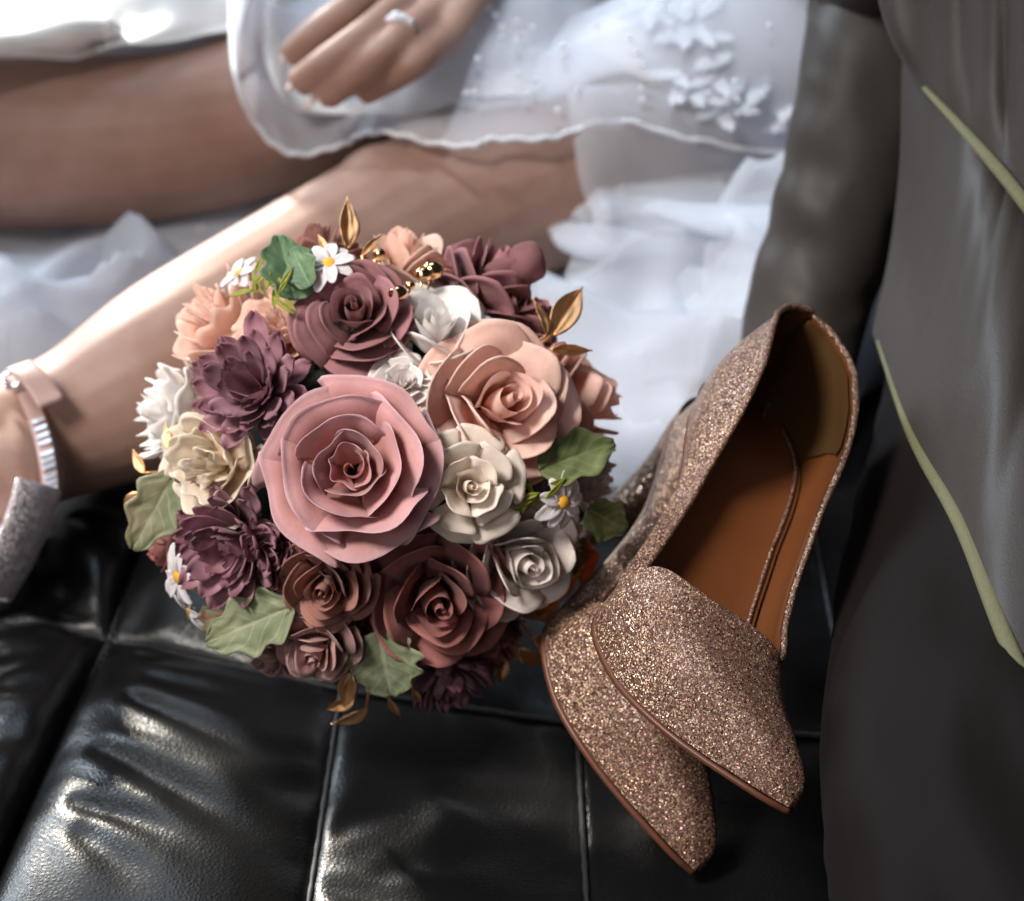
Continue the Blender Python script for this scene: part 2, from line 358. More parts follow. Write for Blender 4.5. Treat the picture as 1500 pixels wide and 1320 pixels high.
# ------------------------------------------------------------------ bodies under the clothes: limb axes (also used to keep cloth outside the skin)
ank1 = at(-5, 660, .045); calf1 = at(255, 545, .062); knee1 = at(605, 335, .072); hip1 = Vector((.25, 1.70, .13))
LEG1 = [(at(-60, 690, .050), .040), (ank1, .0385), (at(110, 618, .048), .042), (calf1, .054), (at(420, 440, .066), .054), (knee1, .056),
        (knee1.lerp(hip1, .25), .062), (knee1.lerp(hip1, .55), .072), (hip1, .085)]
knee2 = at(292, 190, .098); ank2 = at(-520, 250, .06); hip2 = Vector((.22, 1.86, .14))
LEG2 = [(ank2, .038), (knee2.lerp(ank2, .65), .046), (knee2.lerp(ank2, .32), .056), (knee2, .053), (knee2.lerp(hip2, .3), .062), (knee2.lerp(hip2, .6), .074), (hip2, .088)]
CAPS = []
for L in (LEG1[1:], LEG2):
    for (a, ra), (b, rb) in zip(L, L[1:]): CAPS.append((np.array(a), np.array(b), ra, rb))
def push_out(p, margin):
    p = np.array(p, float)
    for _ in range(2):
        for a, b, ra, rb in CAPS:
            ab = b-a; t = min(1, max(0, float(np.dot(p-a, ab)/np.dot(ab, ab))))
            c = a+ab*t; r = ra+(rb-ra)*t+margin; d = p-c; n = np.linalg.norm(d)
            if n < r: p = c + d/max(n, 1e-6)*r
    return Vector(p)
def limb(L, n=22, k=40):
    P = cat([tuple(p)+(r,) for p, r in L], k)
    return tube_geo([Vector(q[:3]) for q in P], [max(.01, q[3]) for q in P], n)
parts = [limb(LEG1), limb(LEG2)]
# pelvis and waist (under the skirt)
parts.append(tube_geo([hip1, (hip1+hip2)/2+Vector((.04, .03, .03)), hip2], [.09, .11, .09], 20))
parts.append(limb([((hip1+hip2)/2+Vector((.03, .02, .0)), .115), (Vector((.27, 1.86, .30)), .105), (Vector((.27, 1.90, .42)), .10)], 24, 12))
parts.append(ball_geo(at(575, 268, .105), .030, 14, 10, (1.2, 1, .8))); parts.append(ball_geo(at(500, 345, .085), .026, 14, 10, (1.4, 1, .8)))
parts.append(ball_geo(at(60, 250, .078), .040, 14, 10, (1.7, 1, .8)))
# foot, pointing out of the picture
heel = at(-8, 745, .045)
FOOT = [(at(15, 765, .038), .026), (at(-60, 760, .042), .036), (at(-220, 800, .035), .036), (at(-370, 850, .022), .026), (at(-450, 880, .016), .014)]
HEEL = [(ank1, .036), (at(0, 720, .045), .034), (at(5, 770, .036), .026)]
parts.append(limb(FOOT, 18, 24)); parts.append(limb(HEEL, 16, 12))
FCAPS = [(np.array(a), np.array(b), ra, rb) for L in (FOOT, HEEL) for (a, ra), (b, rb) in zip(L, L[1:])]
# left hand lying on the lap, index finger uppermost
FING = [[(585, -32, .192), (520, 12, .197), (465, 48, .186), (424, 84, .170)],
        [(628, -12, .194), (560, 42, .200), (490, 88, .186), (438, 124, .168)],
        [(662, 18, .192), (600, 62, .197), (535, 108, .180), (482, 142, .162)],
        [(690, 52, .186), (640, 88, .188), (590, 114, .174), (545, 134, .162)]]
FR = [(.0098, .0086, .0077, .0056), (.0098, .0088, .0079, .0058), (.0095, .0084, .0075, .0055), (.0086, .0075, .0067, .005)]
fpts = [[at(430+(q[0]-430)*.87, 102+(q[1]-102)*.97, q[2]) for q in f] for f in FING]
wrist = at(765, -135, .215)
for f, r in zip(fpts, FR): parts.append(limb([(p, q) for p, q in zip(f, r)], 12, 18))
for f, r in zip(fpts, FR): parts.append(limb([(f[0].lerp(wrist, .9), .016), (f[0].lerp(wrist, .45), .013), (f[0], .0108), (f[0].lerp(f[1], .3), .010)], 12, 12))
parts.append(limb([(wrist.lerp(fpts[0][0], .35), .014), (at(640, -75, .185), .012), (at(560, -75, .17), .010), (at(505, -50, .16), .0085)], 12, 14))
elbow = Vector((.30, 1.62, .34))
parts.append(limb([(wrist.lerp(fpts[1][0], .2), .022), (wrist, .025), (wrist.lerp(elbow, .5), .034), (elbow, .038), (Vector((.33, 1.85, .45)), .042)], 16, 24))
bm_body = joined('person', parts)
bride = link('person', bm_body, M['skin'])
md = bride.modifiers.new('weld', 'REMESH'); md.mode = 'VOXEL'; md.voxel_size = .0024; md.use_smooth_shade = True
md = bride.modifiers.new('soften', 'SMOOTH'); md.iterations = 7; md.factor = .5
tag(bride, 'bare-legged person in white wedding dress, hand with ring on the lap', 'person')
# nails
for k, f in enumerate(fpts):
    d = (f[3]-f[2]).normalized(); L_ = [.013, .015, .022, .018][k]
    u = Vector((0, -.35, .95)); _, s, u = frame_of(d, u)
    c = f[3] - d*.003 + u*.0036
    def fn(a, t, c=c, d=d, s=s, u=u, L_=L_):
        x = (a-.5)*.0105*(1-.45*t**3); return c + d*(t*L_-.004) + s*x + u*(.0018-45*x*x - .15*t*t*L_)
    m = grid('fingernail', fn, 7, 8); o = link('fingernail', m, M['nail'], bride); o.modifiers.new('thick', 'SOLIDIFY').thickness = .0008
# ring on the third finger
f = fpts[2]; rc = f[0].lerp(f[1], .82); d, s, u = frame_of(f[1]-f[0], Vector((0, -.3, 1)))
Vr, Fr = tube_geo([rc + (s*math.cos(a)+u*math.sin(a))*.0108 for a in np.linspace(0, 2*math.pi, 33)], [.0016]*33, 8, cap=False)
ring = link('ring', joined('ring', [(Vr, Fr)]), M['silver'], bride)
for k in range(5):
    a = math.pi/2 + (k-2)*.36 - .35
    link('ring_stone', joined('ring_stone', [ball_geo(rc+(s*math.cos(a)+u*math.sin(a))*.0125, [.0022, .0028, .0042, .0028, .0022][k])]), M['gem'], ring)

# ------------------------------------------------------------------ dress
def sheet(name, rows, nu, nv, mat, parent, folds=(), noise_amp=.004, freq=10, margin=.006, thick=0, seed=0, world_pts=False, calm=0., stretch=(1, 1)):
    """cloth lofted through rows of (px, py, z); lifted off the limbs, then creased"""
    R = [[(at(*q) if not world_pts else Vector(q)) for q in r] for r in rows]
    rs = [cat(r, nu) for r in R]
    V = [[None]*nv for _ in range(nu)]
    for i in range(nu):
        col = cat([r[i] for r in rs], nv)
        for j in range(nv):
            u, t = i/(nu-1), j/(nv-1)
            p = Vector(col[j])
            p = push_out(p, margin)
            n = 0
            for (fx, amp, ph) in folds: n += amp*math.sin(fx*u+ph+1.6*nz(u*3+seed, t*2))*(.35+.65*t)
            a = nz(p.x*freq*stretch[0]+seed*7, p.y*freq*stretch[1], p.z*freq); b = nz(p.x*freq*2.3*stretch[0], p.y*freq*2.3*stretch[1]+seed, 4)
            n += noise_amp*((1-abs(a)*2.2)*.8 + b*.5)*(1-.8*ss(.7, 1, t)*calm)
            V[i][j] = p + Vector((0, -.45, .9))*max(n, -margin*.6)
    m = mesh_from(name, [v for c in V for v in c], grid_faces(nu, nv))
    o = link(name, m, mat, parent)
    if thick: o.modifiers.new('thick', 'SOLIDIFY').thickness = thick
    o['edge'] = 0; del o['edge']
    return o, V
# puddled tulle on the seat behind the legs: three crumpled layers
def puddle(name, mat, zoff, amp, seed, front):
    V = []; nu, nv = 150, 95
    for i in range(nu):
        x = -.78 + 1.12*i/(nu-1)
        yb = np.interp(x, [-.8, -.30, -.06, .03, .10, .2, .34], front)
        yb += .025*nz(x*16+seed, 3) + .012*nz(x*45, seed)
        for j in range(nv):
            t = j/(nv-1); y = yb + (2.35-yb)*t**1.2
            wx, wy = x + .06*nz(x*5+seed, y*5), y + .06*nz(x*5, y*5+seed+3)
            a = nz(wx*7+seed*3, wy*11, seed); b = nz(wx*15, wy*19+seed, 2)
            h = amp*((1-abs(a)*2)*1.0 + .45*(1-abs(b)*2))
            z = zoff + max(0, h) + .05*ss(.02, .2, x)*ss(1.35, 1.55, y) + .11*ss(1.58, 1.8, y)
            z = zoff*.3 + (z-zoff*.3)*ss(0, .08, t)
            q = np.array((x, y))
            for a_, b_, ra, rb in CAPS:                        # cloth is pressed flat where a leg lies on it
                ab = (b_-a_)[:2]; tt = min(1, max(0, float(np.dot(q-a_[:2], ab)/np.dot(ab, ab)))); rr = ra+(rb-ra)*tt
                dd = float(np.linalg.norm(q-a_[:2]-ab*tt)); zl = a_[2]+(b_[2]-a_[2])*tt-rr
                if zl < .06: z = z + (min(z, max(.006, zl+.004))-z)*(1-ss(rr*.8, rr+.03, dd))
            V.append(Vector((x, y, z)))
    return link(name, mesh_from(name, V, grid_faces(nu, nv)), mat, bride)
puddle('underskirt', M['underskirt'], .006, .016, 1, [1.46, 1.37, 1.52, 1.34, 1.29, 1.40, 1.65])
puddle('tulle_layer', M['tulle'], .022, .030, 5, [1.45, 1.36, 1.51, 1.32, 1.27, 1.38, 1.65])
puddle('tulle_layer', M['tulle'], .030, .038, 9, [1.47, 1.38, 1.53, 1.35, 1.30, 1.40, 1.65])
# lining over the lap
HEM = [(338, -40, .17), (345, 110, .155), (378, 188, .125), (430, 222, .110), (500, 207, .115), (535, 193, .125), (600, 205, .132), (685, 214, .135), (720, 203, .138), (800, 204, .135), (860, 198, .125), (950, 206, .11), (1060, 196, .10), (1180, 190, .09), (1300, 186, .085)]
def lap(dy, dx, dz, py_top):
    r0 = [(x+dx, y+dy, z+dz) for x, y, z in HEM]
    r1 = [(x*.95+30+dx*.5, y*.55-20+dy*.6, z+.022+dz) for x, y, z in HEM]
    r2 = [(x*.9+70, y*.2-90, z+.05+dz) for x, y, z in HEM]
    r3 = [(x*.85+110, py_top, .20+dz) for x, y, z in HEM]
    return [r3, r2, r1, r0]
liner = [(392, -60, .165), (385, 60, .160), (405, 130, .150), (440, 165, .135), (520, 172, .125), (600, 172, .130), (700, 176, .132), (800, 172, .132), (900, 172, .12), (1020, 172, .11), (1180, 165, .09), (1300, 160, .085)]
rows = [[(x*.85+110, -300, .20) for x, y, z in liner], [(x*.9+70, y*.2-110, z+.04) for x, y, z in liner], [(x*.92+40, y*.55-20, z+.012) for x, y, z in liner], liner]
skirt, _ = sheet('skirt_lining', rows, 110, 60, M['satin'], bride, noise_amp=.004, freq=9, margin=.004, thick=.0008, seed=2)
org, VO = sheet('organza_skirt', lap(0, 0, .004, -300), 200, 70, M['organza'], bride, folds=[(17, .002, .3), (9, .003, 1.1)], noise_amp=.007, freq=12, margin=.010, seed=4, calm=1., stretch=(.6, 1.5))
sheet('organza_skirt', lap(-30, 8, .0, -300), 110, 60, M['organza'], bride, folds=[(30, .002, .9), (13, .003, 2.1)], noise_amp=.006, freq=14, margin=.007, seed=14)
hem = [VO[i][-1] for i in range(200)]
Vh, Fh = tube_geo([p+Vector((0, 0, .0008*math.sin(i*.9))) for i, p in enumerate(hem)], [.0017]*200, 7)
link('hem_cord', joined('hem_cord', [(Vh, Fh)]), M['lace'], org)
# rolled white skirt over the far knee
rows = [[(-140, -300, .22), (60, -300, .22), (240, -300, .22), (400, -300, .22)],
        [(-140, -90, .185), (60, -80, .185), (240, -70, .185), (380, -60, .18)],
        [(-140, 20, .165), (60, 20, .172), (200, 25, .168), (345, 40, .160)],
        [(-140, 88, .150), (40, 86, .156), (150, 82, .156), (335, 70, .150)]]
ov, _ = sheet('skirt_lining', rows, 70, 60, M['satin'], bride, folds=[(9, .006, .5)], noise_amp=.006, freq=9, margin=.006, thick=.001, seed=12)
roll = [at(-120, 70, .168), at(0, 62, .170), at(80, 48, .172), at(140, 40, .170), at(178, 44, .166)]
Q = cat(roll, 30); Vq, Fq = tube_geo([Vector(q) for q in Q], [.0115+.002*math.sin(k*.5) if k < 25 else .0115-.0015*(k-24) for k in range(30)], 16, flat=(1.3, .75))
link('skirt_fold', joined('skirt_fold', [(Vq, Fq)]), M['satin'], bride)
# tulle lying over the near thigh at right
rows = [[(815, 190, .125), (900, 180, .12), (1020, 170, .11), (1200, 165, .10)],
        [(835, 255, .110), (910, 250, .105), (1030, 250, .095), (1200, 240, .085)],
        [(868, 330, .085), (930, 340, .085), (1040, 340, .08), (1200, 330, .07)],
        [(830, 400, .060), (930, 420, .062), (1040, 430, .055), (1200, 420, .05)],
        [(800, 520, .030), (920, 560, .03), (1040, 560, .03), (1200, 540, .03)]]
sheet('tulle_layer', rows, 90, 90, M['tulle'], bride, folds=[(14, .006, .2)], noise_amp=.012, freq=11, margin=.006, seed=21, stretch=(.7, 1.6))
# loose tulle roll by the thigh
Q = cat([at(1160, 330, .09), at(1050, 322, .093), at(930, 300, .090), at(850, 308, .085), at(822, 330, .08), at(860, 352, .078), at(950, 360, .075), at(1080, 372, .07), at(1160, 385, .065)], 60)
Vq, Fq = tube_geo([Vector(q) for q in Q], [.010+.003*math.sin(k*.37)+.002*nz(k*.3, 1) for k in range(60)], 14, flat=(1.5, .6))
link('tulle_roll', joined('tulle_roll', [(Vq, Fq)]), M['tulle'], bride)
# appliqué leaves and beads stitched on the organza
def nearest(px, py):
    best = None
    for col in VO[::2]:
        for v in col[::2]:
            d = v-EYE; zz = d.y*cp - d.z*sp; x = 750+F*d.x/zz; y = 660-F*(d.y*sp+d.z*cp)/zz
            e = (x-px)**2+(y-py)**2
            if best is None or e < best[0]: best = (e, v)
    return best[1]
def lace_leaf(px, py, ang, size):
    c = nearest(px, py) + Vector((0, -.0006, .0012))
    e1 = Vector((math.cos(ang), math.sin(ang)*.85, math.sin(ang)*.3)).normalized(); n = Vector((0, -.5, .86)); e2 = n.cross(e1).normalized(); n = e1.cross(e2)
    def fn(u, t):
        w = .36*math.sin(math.pi*min(1, .04+t*.96))**.7*(1+.25*math.sin(t*26)) ; x = (u-.5)*w
        return c + e1*((t-.5)*size) + e2*(x*size) + n*(.012*size*(abs(x)*1.2 + .4*t*t))
    m = grid('lace_leaf', fn, 7, 26); o = link('lace_leaf', m, M['lace_net'], org); o.modifiers.new('thick', 'SOLIDIFY').thickness = .0004
r2 = random.Random(3)
for cx, cy, n, spread in ((1110, 15, 8, 40), (1020, 40, 7, 34), (1135, 105, 9, 40), (1060, 145, 8, 36), (1150, 165, 6, 28), (1070, 85, 7, 30), (960, 20, 6, 30), (1000, 120, 5, 26)):
    a0 = r2.random()*6
    for k in range(n):
        a = a0 + k*2*math.pi/n; lace_leaf(cx+math.cos(a)*spread, cy-math.sin(a)*spread*.5, a+r2.uniform(-.4, .4), r2.uniform(.020, .030))
for k in range(46):
    px, py = r2.uniform(590, 1140), r2.uniform(5, 180)
    link('bead', joined('bead', [ball_geo(nearest(px, py)+Vector((0, -.004, .007)), r2.uniform(.0012, .0024), 8, 6)]), M['gem'], org)

# ------------------------------------------------------------------ worn sandal: ankle strap, buckle, glitter heel cup
sandal = link('sandal', None, None, bride)
d_leg, s_leg, u_leg = frame_of(at(110, 618, .048)-ank1)
def heel_cup(u, t):
    # shell round the back of the heel
    c = at(-55, 745, .050); a = math.radians(-70+140*u)
    r = .045 - .004*t
    fwd = Vector((at(70, 768, .035)-at(-55, 745, .050))).normalized(); dn = Vector((-.12, -.62, -.77)).normalized(); sd = fwd.cross(dn).normalized(); dn = sd.cross(fwd)
    return c + fwd*(math.cos(a)*r*.98+.004-.012*t*t) + sd*(math.sin(a)*r) + dn*(-.018+.062*t)
m = grid('heel_cup', heel_cup, 28, 16)
o = link('heel_cup', m, M['silver_glitter'], sandal); o.modifiers.new('thick', 'SOLIDIFY').thickness = .002
def on_leg(px, py, margin):
    d = ray(px, py)
    for k in range(900):
        p = np.array(EYE + d*(1.15+k*.0008))
        for a, b, ra, rb in CAPS[:4]+FCAPS:
            ab = b-a; t = min(1, max(0, float(np.dot(p-a, ab)/np.dot(ab, ab))))
            if np.linalg.norm(p-a-ab*t) < ra+(rb-ra)*t+margin: return Vector(p)
    return None
strap_path = [(12, 546), (30, 566), (48, 600), (62, 640), (70, 680), (73, 715), (68, 738)]
sc_ = []
for k, (x, y) in enumerate(strap_path):
    p = on_leg(x, y, .0055) or sc_[-1]*2-sc_[-2]; sc_.append(p)
SP = [Vector(p) for p in cat(sc_, 50)]
Vs, Fs = tube_geo(SP, [.0050]*50, 10, flat=[(.28, 1.0)]*50, up=d_leg)
strap = link('ankle_strap', joined('ankle_strap', [(Vs, Fs)]), M['strap'], sandal)
for k in range(12):
    p = SP[20+int(k*2.3)]; q = SP[min(49, 21+int(k*2.3))]
    dd, s1, u1 = frame_of(q-p, d_leg)
    out = (p-ank1); out -= d_leg*out.dot(d_leg); out.normalize()
    bmx = bmesh.new(); bmesh.ops.create_cube(bmx, size=1)
    tdir = dd; wdir = d_leg
    for v in bmx.verts:
        k2 = .75 if v.co.z > 0 else 1
        v.co = p + out*(.0026+v.co.z*.0018) + tdir*(v.co.x*.0030*k2) + wdir*(v.co.y*.0082*k2)
    mm = bpy.data.meshes.new('rhinestone'); bmx.to_mesh(mm); bmx.free(); link('rhinestone', mm, M['crystal'], sandal)
bp = SP[7]; out = (bp-ank1); out -= d_leg*out.dot(d_leg); out.normalize(); tdir = frame_of(SP[9]-SP[6])[0]
fr = []
for (a, b), (c_, d_) in zip([(-1, -1), (1, -1), (1, 1), (-1, 1)], [(1, -1), (1, 1), (-1, 1), (-1, -1)]):
    fr.append(tube_geo([bp+out*.005+d_leg*(a*.0085)+tdir*(b*.005), bp+out*.005+d_leg*(c_*.0085)+tdir*(d_*.005)], [.0013, .0013], 8))
link('buckle', joined('buckle', fr), M['silver'], sandal)
def flap(u, t):
    i = 3+t*15; k = int(i); p = SP[k].lerp(SP[k+1], i-k); o_ = (p-ank1); o_ -= d_leg*o_.dot(d_leg); o_.normalize()
    return p + o_*(.0055+.004*t) + d_leg*((u-.5)*.015+.004+.004*t)
o = link('strap_end', grid('strap_end', flap, 6, 16), M['strap'], sandal); o.modifiers.new('thick', 'SOLIDIFY').thickness = .0015

# ------------------------------------------------------------------ suited person at right
hipS = Vector((.36, 1.50, .09)); kneeS = Vector((.20, .56, .085))
body_parts = [limb([(hipS, .07), (hipS.lerp(kneeS, .5), .06), (kneeS, .05)], 16, 10),
              limb([(hipS, .09), (Vector((.40, 1.62, .34)), .09), (Vector((.42, 1.66, .50)), .09)], 16, 10)]
hand_s = Vector((.135, 1.41, .018))
armS = [(at(1290, -220, .36), .040), (at(1296, -40, .255), .038), (at(1284, 110, .205), .036), (at(1240, 270, .150), .033), (at(1188, 430, .095), .030), (at(1165, 560, .055), .027)]
body_parts.append(limb([(p, r*.72) for p, r in armS]+[(hand_s, .018)], 14, 24))
for k in range(4): body_parts.append(limb([(hand_s+Vector((-.012+.016*k, 0, 0)), .011), (hand_s+Vector((-.022+.02*k, -.035, .004)), .008), (hand_s+Vector((-.03+.023*k, -.07, -.008)), .006)], 10, 8))
body_parts.append(limb([(hand_s+Vector((-.01, .01, 0)), .011), (hand_s+Vector((-.04, -.02, -.004)), .008)], 10, 6))
suit = link('person', joined('person', body_parts), M['skin'])
md = suit.modifiers.new('weld', 'REMESH'); md.mode = 'VOXEL'; md.voxel_size = .004; md.use_smooth_shade = True
tag(suit, 'person in charcoal suit seated beside the shoes, arm braced on the seat', 'person')
# sleeve
P = cat([tuple(p)+(r,) for p, r in armS], 90)
Vv = []; ns = 44
for i, q in enumerate(P):
    c = Vector(q[:3]); d = Vector(P[min(i+1, 89)][:3])-Vector(P[max(0, i-1)][:3]); d, s, u = frame_of(d, Vector((0, -1, 0)))
    for k in range(ns):
        a = 2*math.pi*k/ns; t = i/89
        r = q[3]*(1+.09*nz(math.cos(a)*1.1, math.sin(a)*1.1, t*3.2)+.05*math.sin(t*46+2.5*math.cos(a)+a)*math.exp(-((t-.66)/.13)**2) + .05*(1-2*abs(nz(math.cos(a)*1.4+t*2, math.sin(a)*1.4+4, t*8))))
        Vv.append(c + s*(math.cos(a)*r*1.12) + u*(math.sin(a)*r))
Fv = [(i*ns+k, i*ns+(k+1) % ns, (i+1)*ns+(k+1) % ns, (i+1)*ns+k) for i in range(89) for k in range(ns)]
o = link('sleeve', mesh_from('sleeve', Vv, Fv), M['suit'], suit); o.modifiers.new('thick', 'SOLIDIFY').thickness = .0015
# trouser leg
ax = [(Vector((.36, 1.52, .085)), .088), (Vector((.294, 1.25, .082)), .09), (Vector((.238, 1.0, .08)), .088), (Vector((.217, .78, .08)), .084), (Vector((.20, .52, .08)), .076)]
P = cat([tuple(p)+(r,) for p, r in ax], 80); ns = 56; Vv = []
for i, q in enumerate(P):
    c = Vector(q[:3]); d = Vector(P[min(i+1, 79)][:3])-Vector(P[max(0, i-1)][:3]); d, s, u = frame_of(d)
    for k in range(ns):
        a = 2*math.pi*k/ns; t = i/79
        r = q[3]*(1+.07*nz(math.cos(a)*1.2, math.sin(a)*1.2+2, t*5)+.06*(1-2*abs(nz(math.cos(a)*2.2+t*3, math.sin(a)*2.2, t*8)))+.02*nz(math.cos(a)*5, math.sin(a)*5, t*20))
        Vv.append(c + s*(math.cos(a)*r*1.02) + u*(math.sin(a)*r))
Fv = [(i*ns+k, i*ns+(k+1) % ns, (i+1)*ns+(k+1) % ns, (i+1)*ns+k) for i in range(79) for k in range(ns)]
link('trouser_leg', mesh_from('trouser_leg', Vv, Fv), M['trouser'], suit)
# jacket: skirt panel over the hip and front panel above it
def panel(name, cols, nu, nv, mat, amp, fr, seed, dg=0., thick=.003):
    cs = [cat([atd(*q) for q in c], nv) for c in cols]; V = [[None]*nv for _ in range(nu)]
    for j in range(nv):
        row = cat([c[j] for c in cs], nu)
        for i in range(nu):
            u, t = i/(nu-1), j/(nv-1); p = Vector(row[i])
            n = amp*(math.sin(fr*u+4*t*dg+1.5*nz(t*1.2+seed, u*1.5)) + .9*nz(u*5+seed+t*dg*2, t*1.1, 1) + .25*nz(u*16+seed+t*dg*4, t*2, 4))*(1-.97*ss(.62, 1, t))
            V[i][j] = p + Vector((-.3, -.75, .55))*n
    o = link(name, mesh_from(name, [v for c in V for v in c], grid_faces(nu, nv)), mat, suit)
    o.modifiers.new('thick', 'SOLIDIFY').thickness = thick
    return o, V
jk, VJ = panel('jacket_skirt', [[(1335, 40, 1.500), (1325, 250, 1.480), (1285, 490, 1.440)], [(1390, 60, 1.450), (1370, 380, 1.390), (1338, 640, 1.335)], [(1450, 100, 1.410), (1430, 480, 1.320), (1410, 770, 1.250)], [(1520, 150, 1.450), (1500, 600, 1.260), (1485, 960, 1.160)], [(1640, 220, 1.480), (1640, 720, 1.220), (1600, 1180, 1.100)]], 70, 90, M['suit'], .0085, 9, 3, 1.3)
def rim_light_roll(name, V, r, parent, lift=.006):
    """roll along the lower edge, proud of the cloth; its colour stands in for rim light"""
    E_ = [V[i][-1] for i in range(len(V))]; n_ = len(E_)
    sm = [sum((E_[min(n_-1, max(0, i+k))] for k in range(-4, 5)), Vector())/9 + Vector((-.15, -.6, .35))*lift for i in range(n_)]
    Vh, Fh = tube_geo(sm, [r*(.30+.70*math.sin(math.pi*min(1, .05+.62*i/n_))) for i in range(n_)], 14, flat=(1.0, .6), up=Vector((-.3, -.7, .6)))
    return link(name, joined(name, [(Vh, Fh)]), M['facing'], parent)  # 'facing' is the painted rim light colour, not a cloth facing
rim_light_roll('hem_rim_light', VJ, .0038, jk, .009)  # added strip, paints the lit rim of the hem
jf, VF = panel('jacket_front', [[(1270, -160, 1.47), (1300, 20, 1.45), (1352, 128, 1.44)], [(1370, -160, 1.42), (1390, 60, 1.41), (1410, 190, 1.40)], [(1450, -160, 1.38), (1465, 90, 1.375), (1470, 258, 1.365)], [(1540, -160, 1.36), (1545, 150, 1.35), (1545, 350, 1.34)], [(1680, -160, 1.38), (1680, 200, 1.37), (1680, 480, 1.35)]], 80, 60, M['suit'], .0036, 30, 8, .4)
rim_light_roll('front_rim_light', VF, .0036, jf, .014)  # added strip, paints the lit rim of the front edge

# ------------------------------------------------------------------ glitter court shoes
SS = [0, .2, .4, .6, .75, .9, 1.]; SY = [0, .050, .098, .142, .178, .213, .236]; SZ = [.098, .086, .055, .020, .008, .008, .012]
WS = [0, .008, .03, .1, .2, .35, .5, .65, .78, .88, .95, .985, 1]; WW = [0, .008, .017, .029, .0325, .029, .033, .041, .036, .0262, .0165, .0095, .0]
CS = [0, .3, .65, .85, 1]; CX = [0, 0, .010, 0, -.016]
def smooth_interp(x, X, Yv): 
    e = .035; return sum(np.interp(min(1, max(0, x+k*e)), X, Yv) for k in (-1, -.5, 0, .5, 1))/5
def bed(s, bend):
    e = .02; c = lambda q: np.array([bend*smooth_interp(q, CS, CX), smooth_interp(q, SS, SY), smooth_interp(q, SS, SZ)])
    if s > .93: c0 = c; 
    t = c(min(1, s+e))-c(max(0, s-e)); t[0] = 0; t /= np.linalg.norm(t)
    p = c(s)
    if s < .04: p = c(.04) + (s-.04)*np.array([0, .24, -.05])
    if s > .96: p = c(.96) + (s-.96)*np.array([bend*-.14, .24, .03])
    return p, np.array([0, -t[2], t[1]])
def wid(s):
    if .08 < s < .96: return float(sum(np.interp(s+k*.018, WS, WW) for k in (-2, -1, 0, 1, 2))/5)
    return float(np.interp(s, WS, WW))
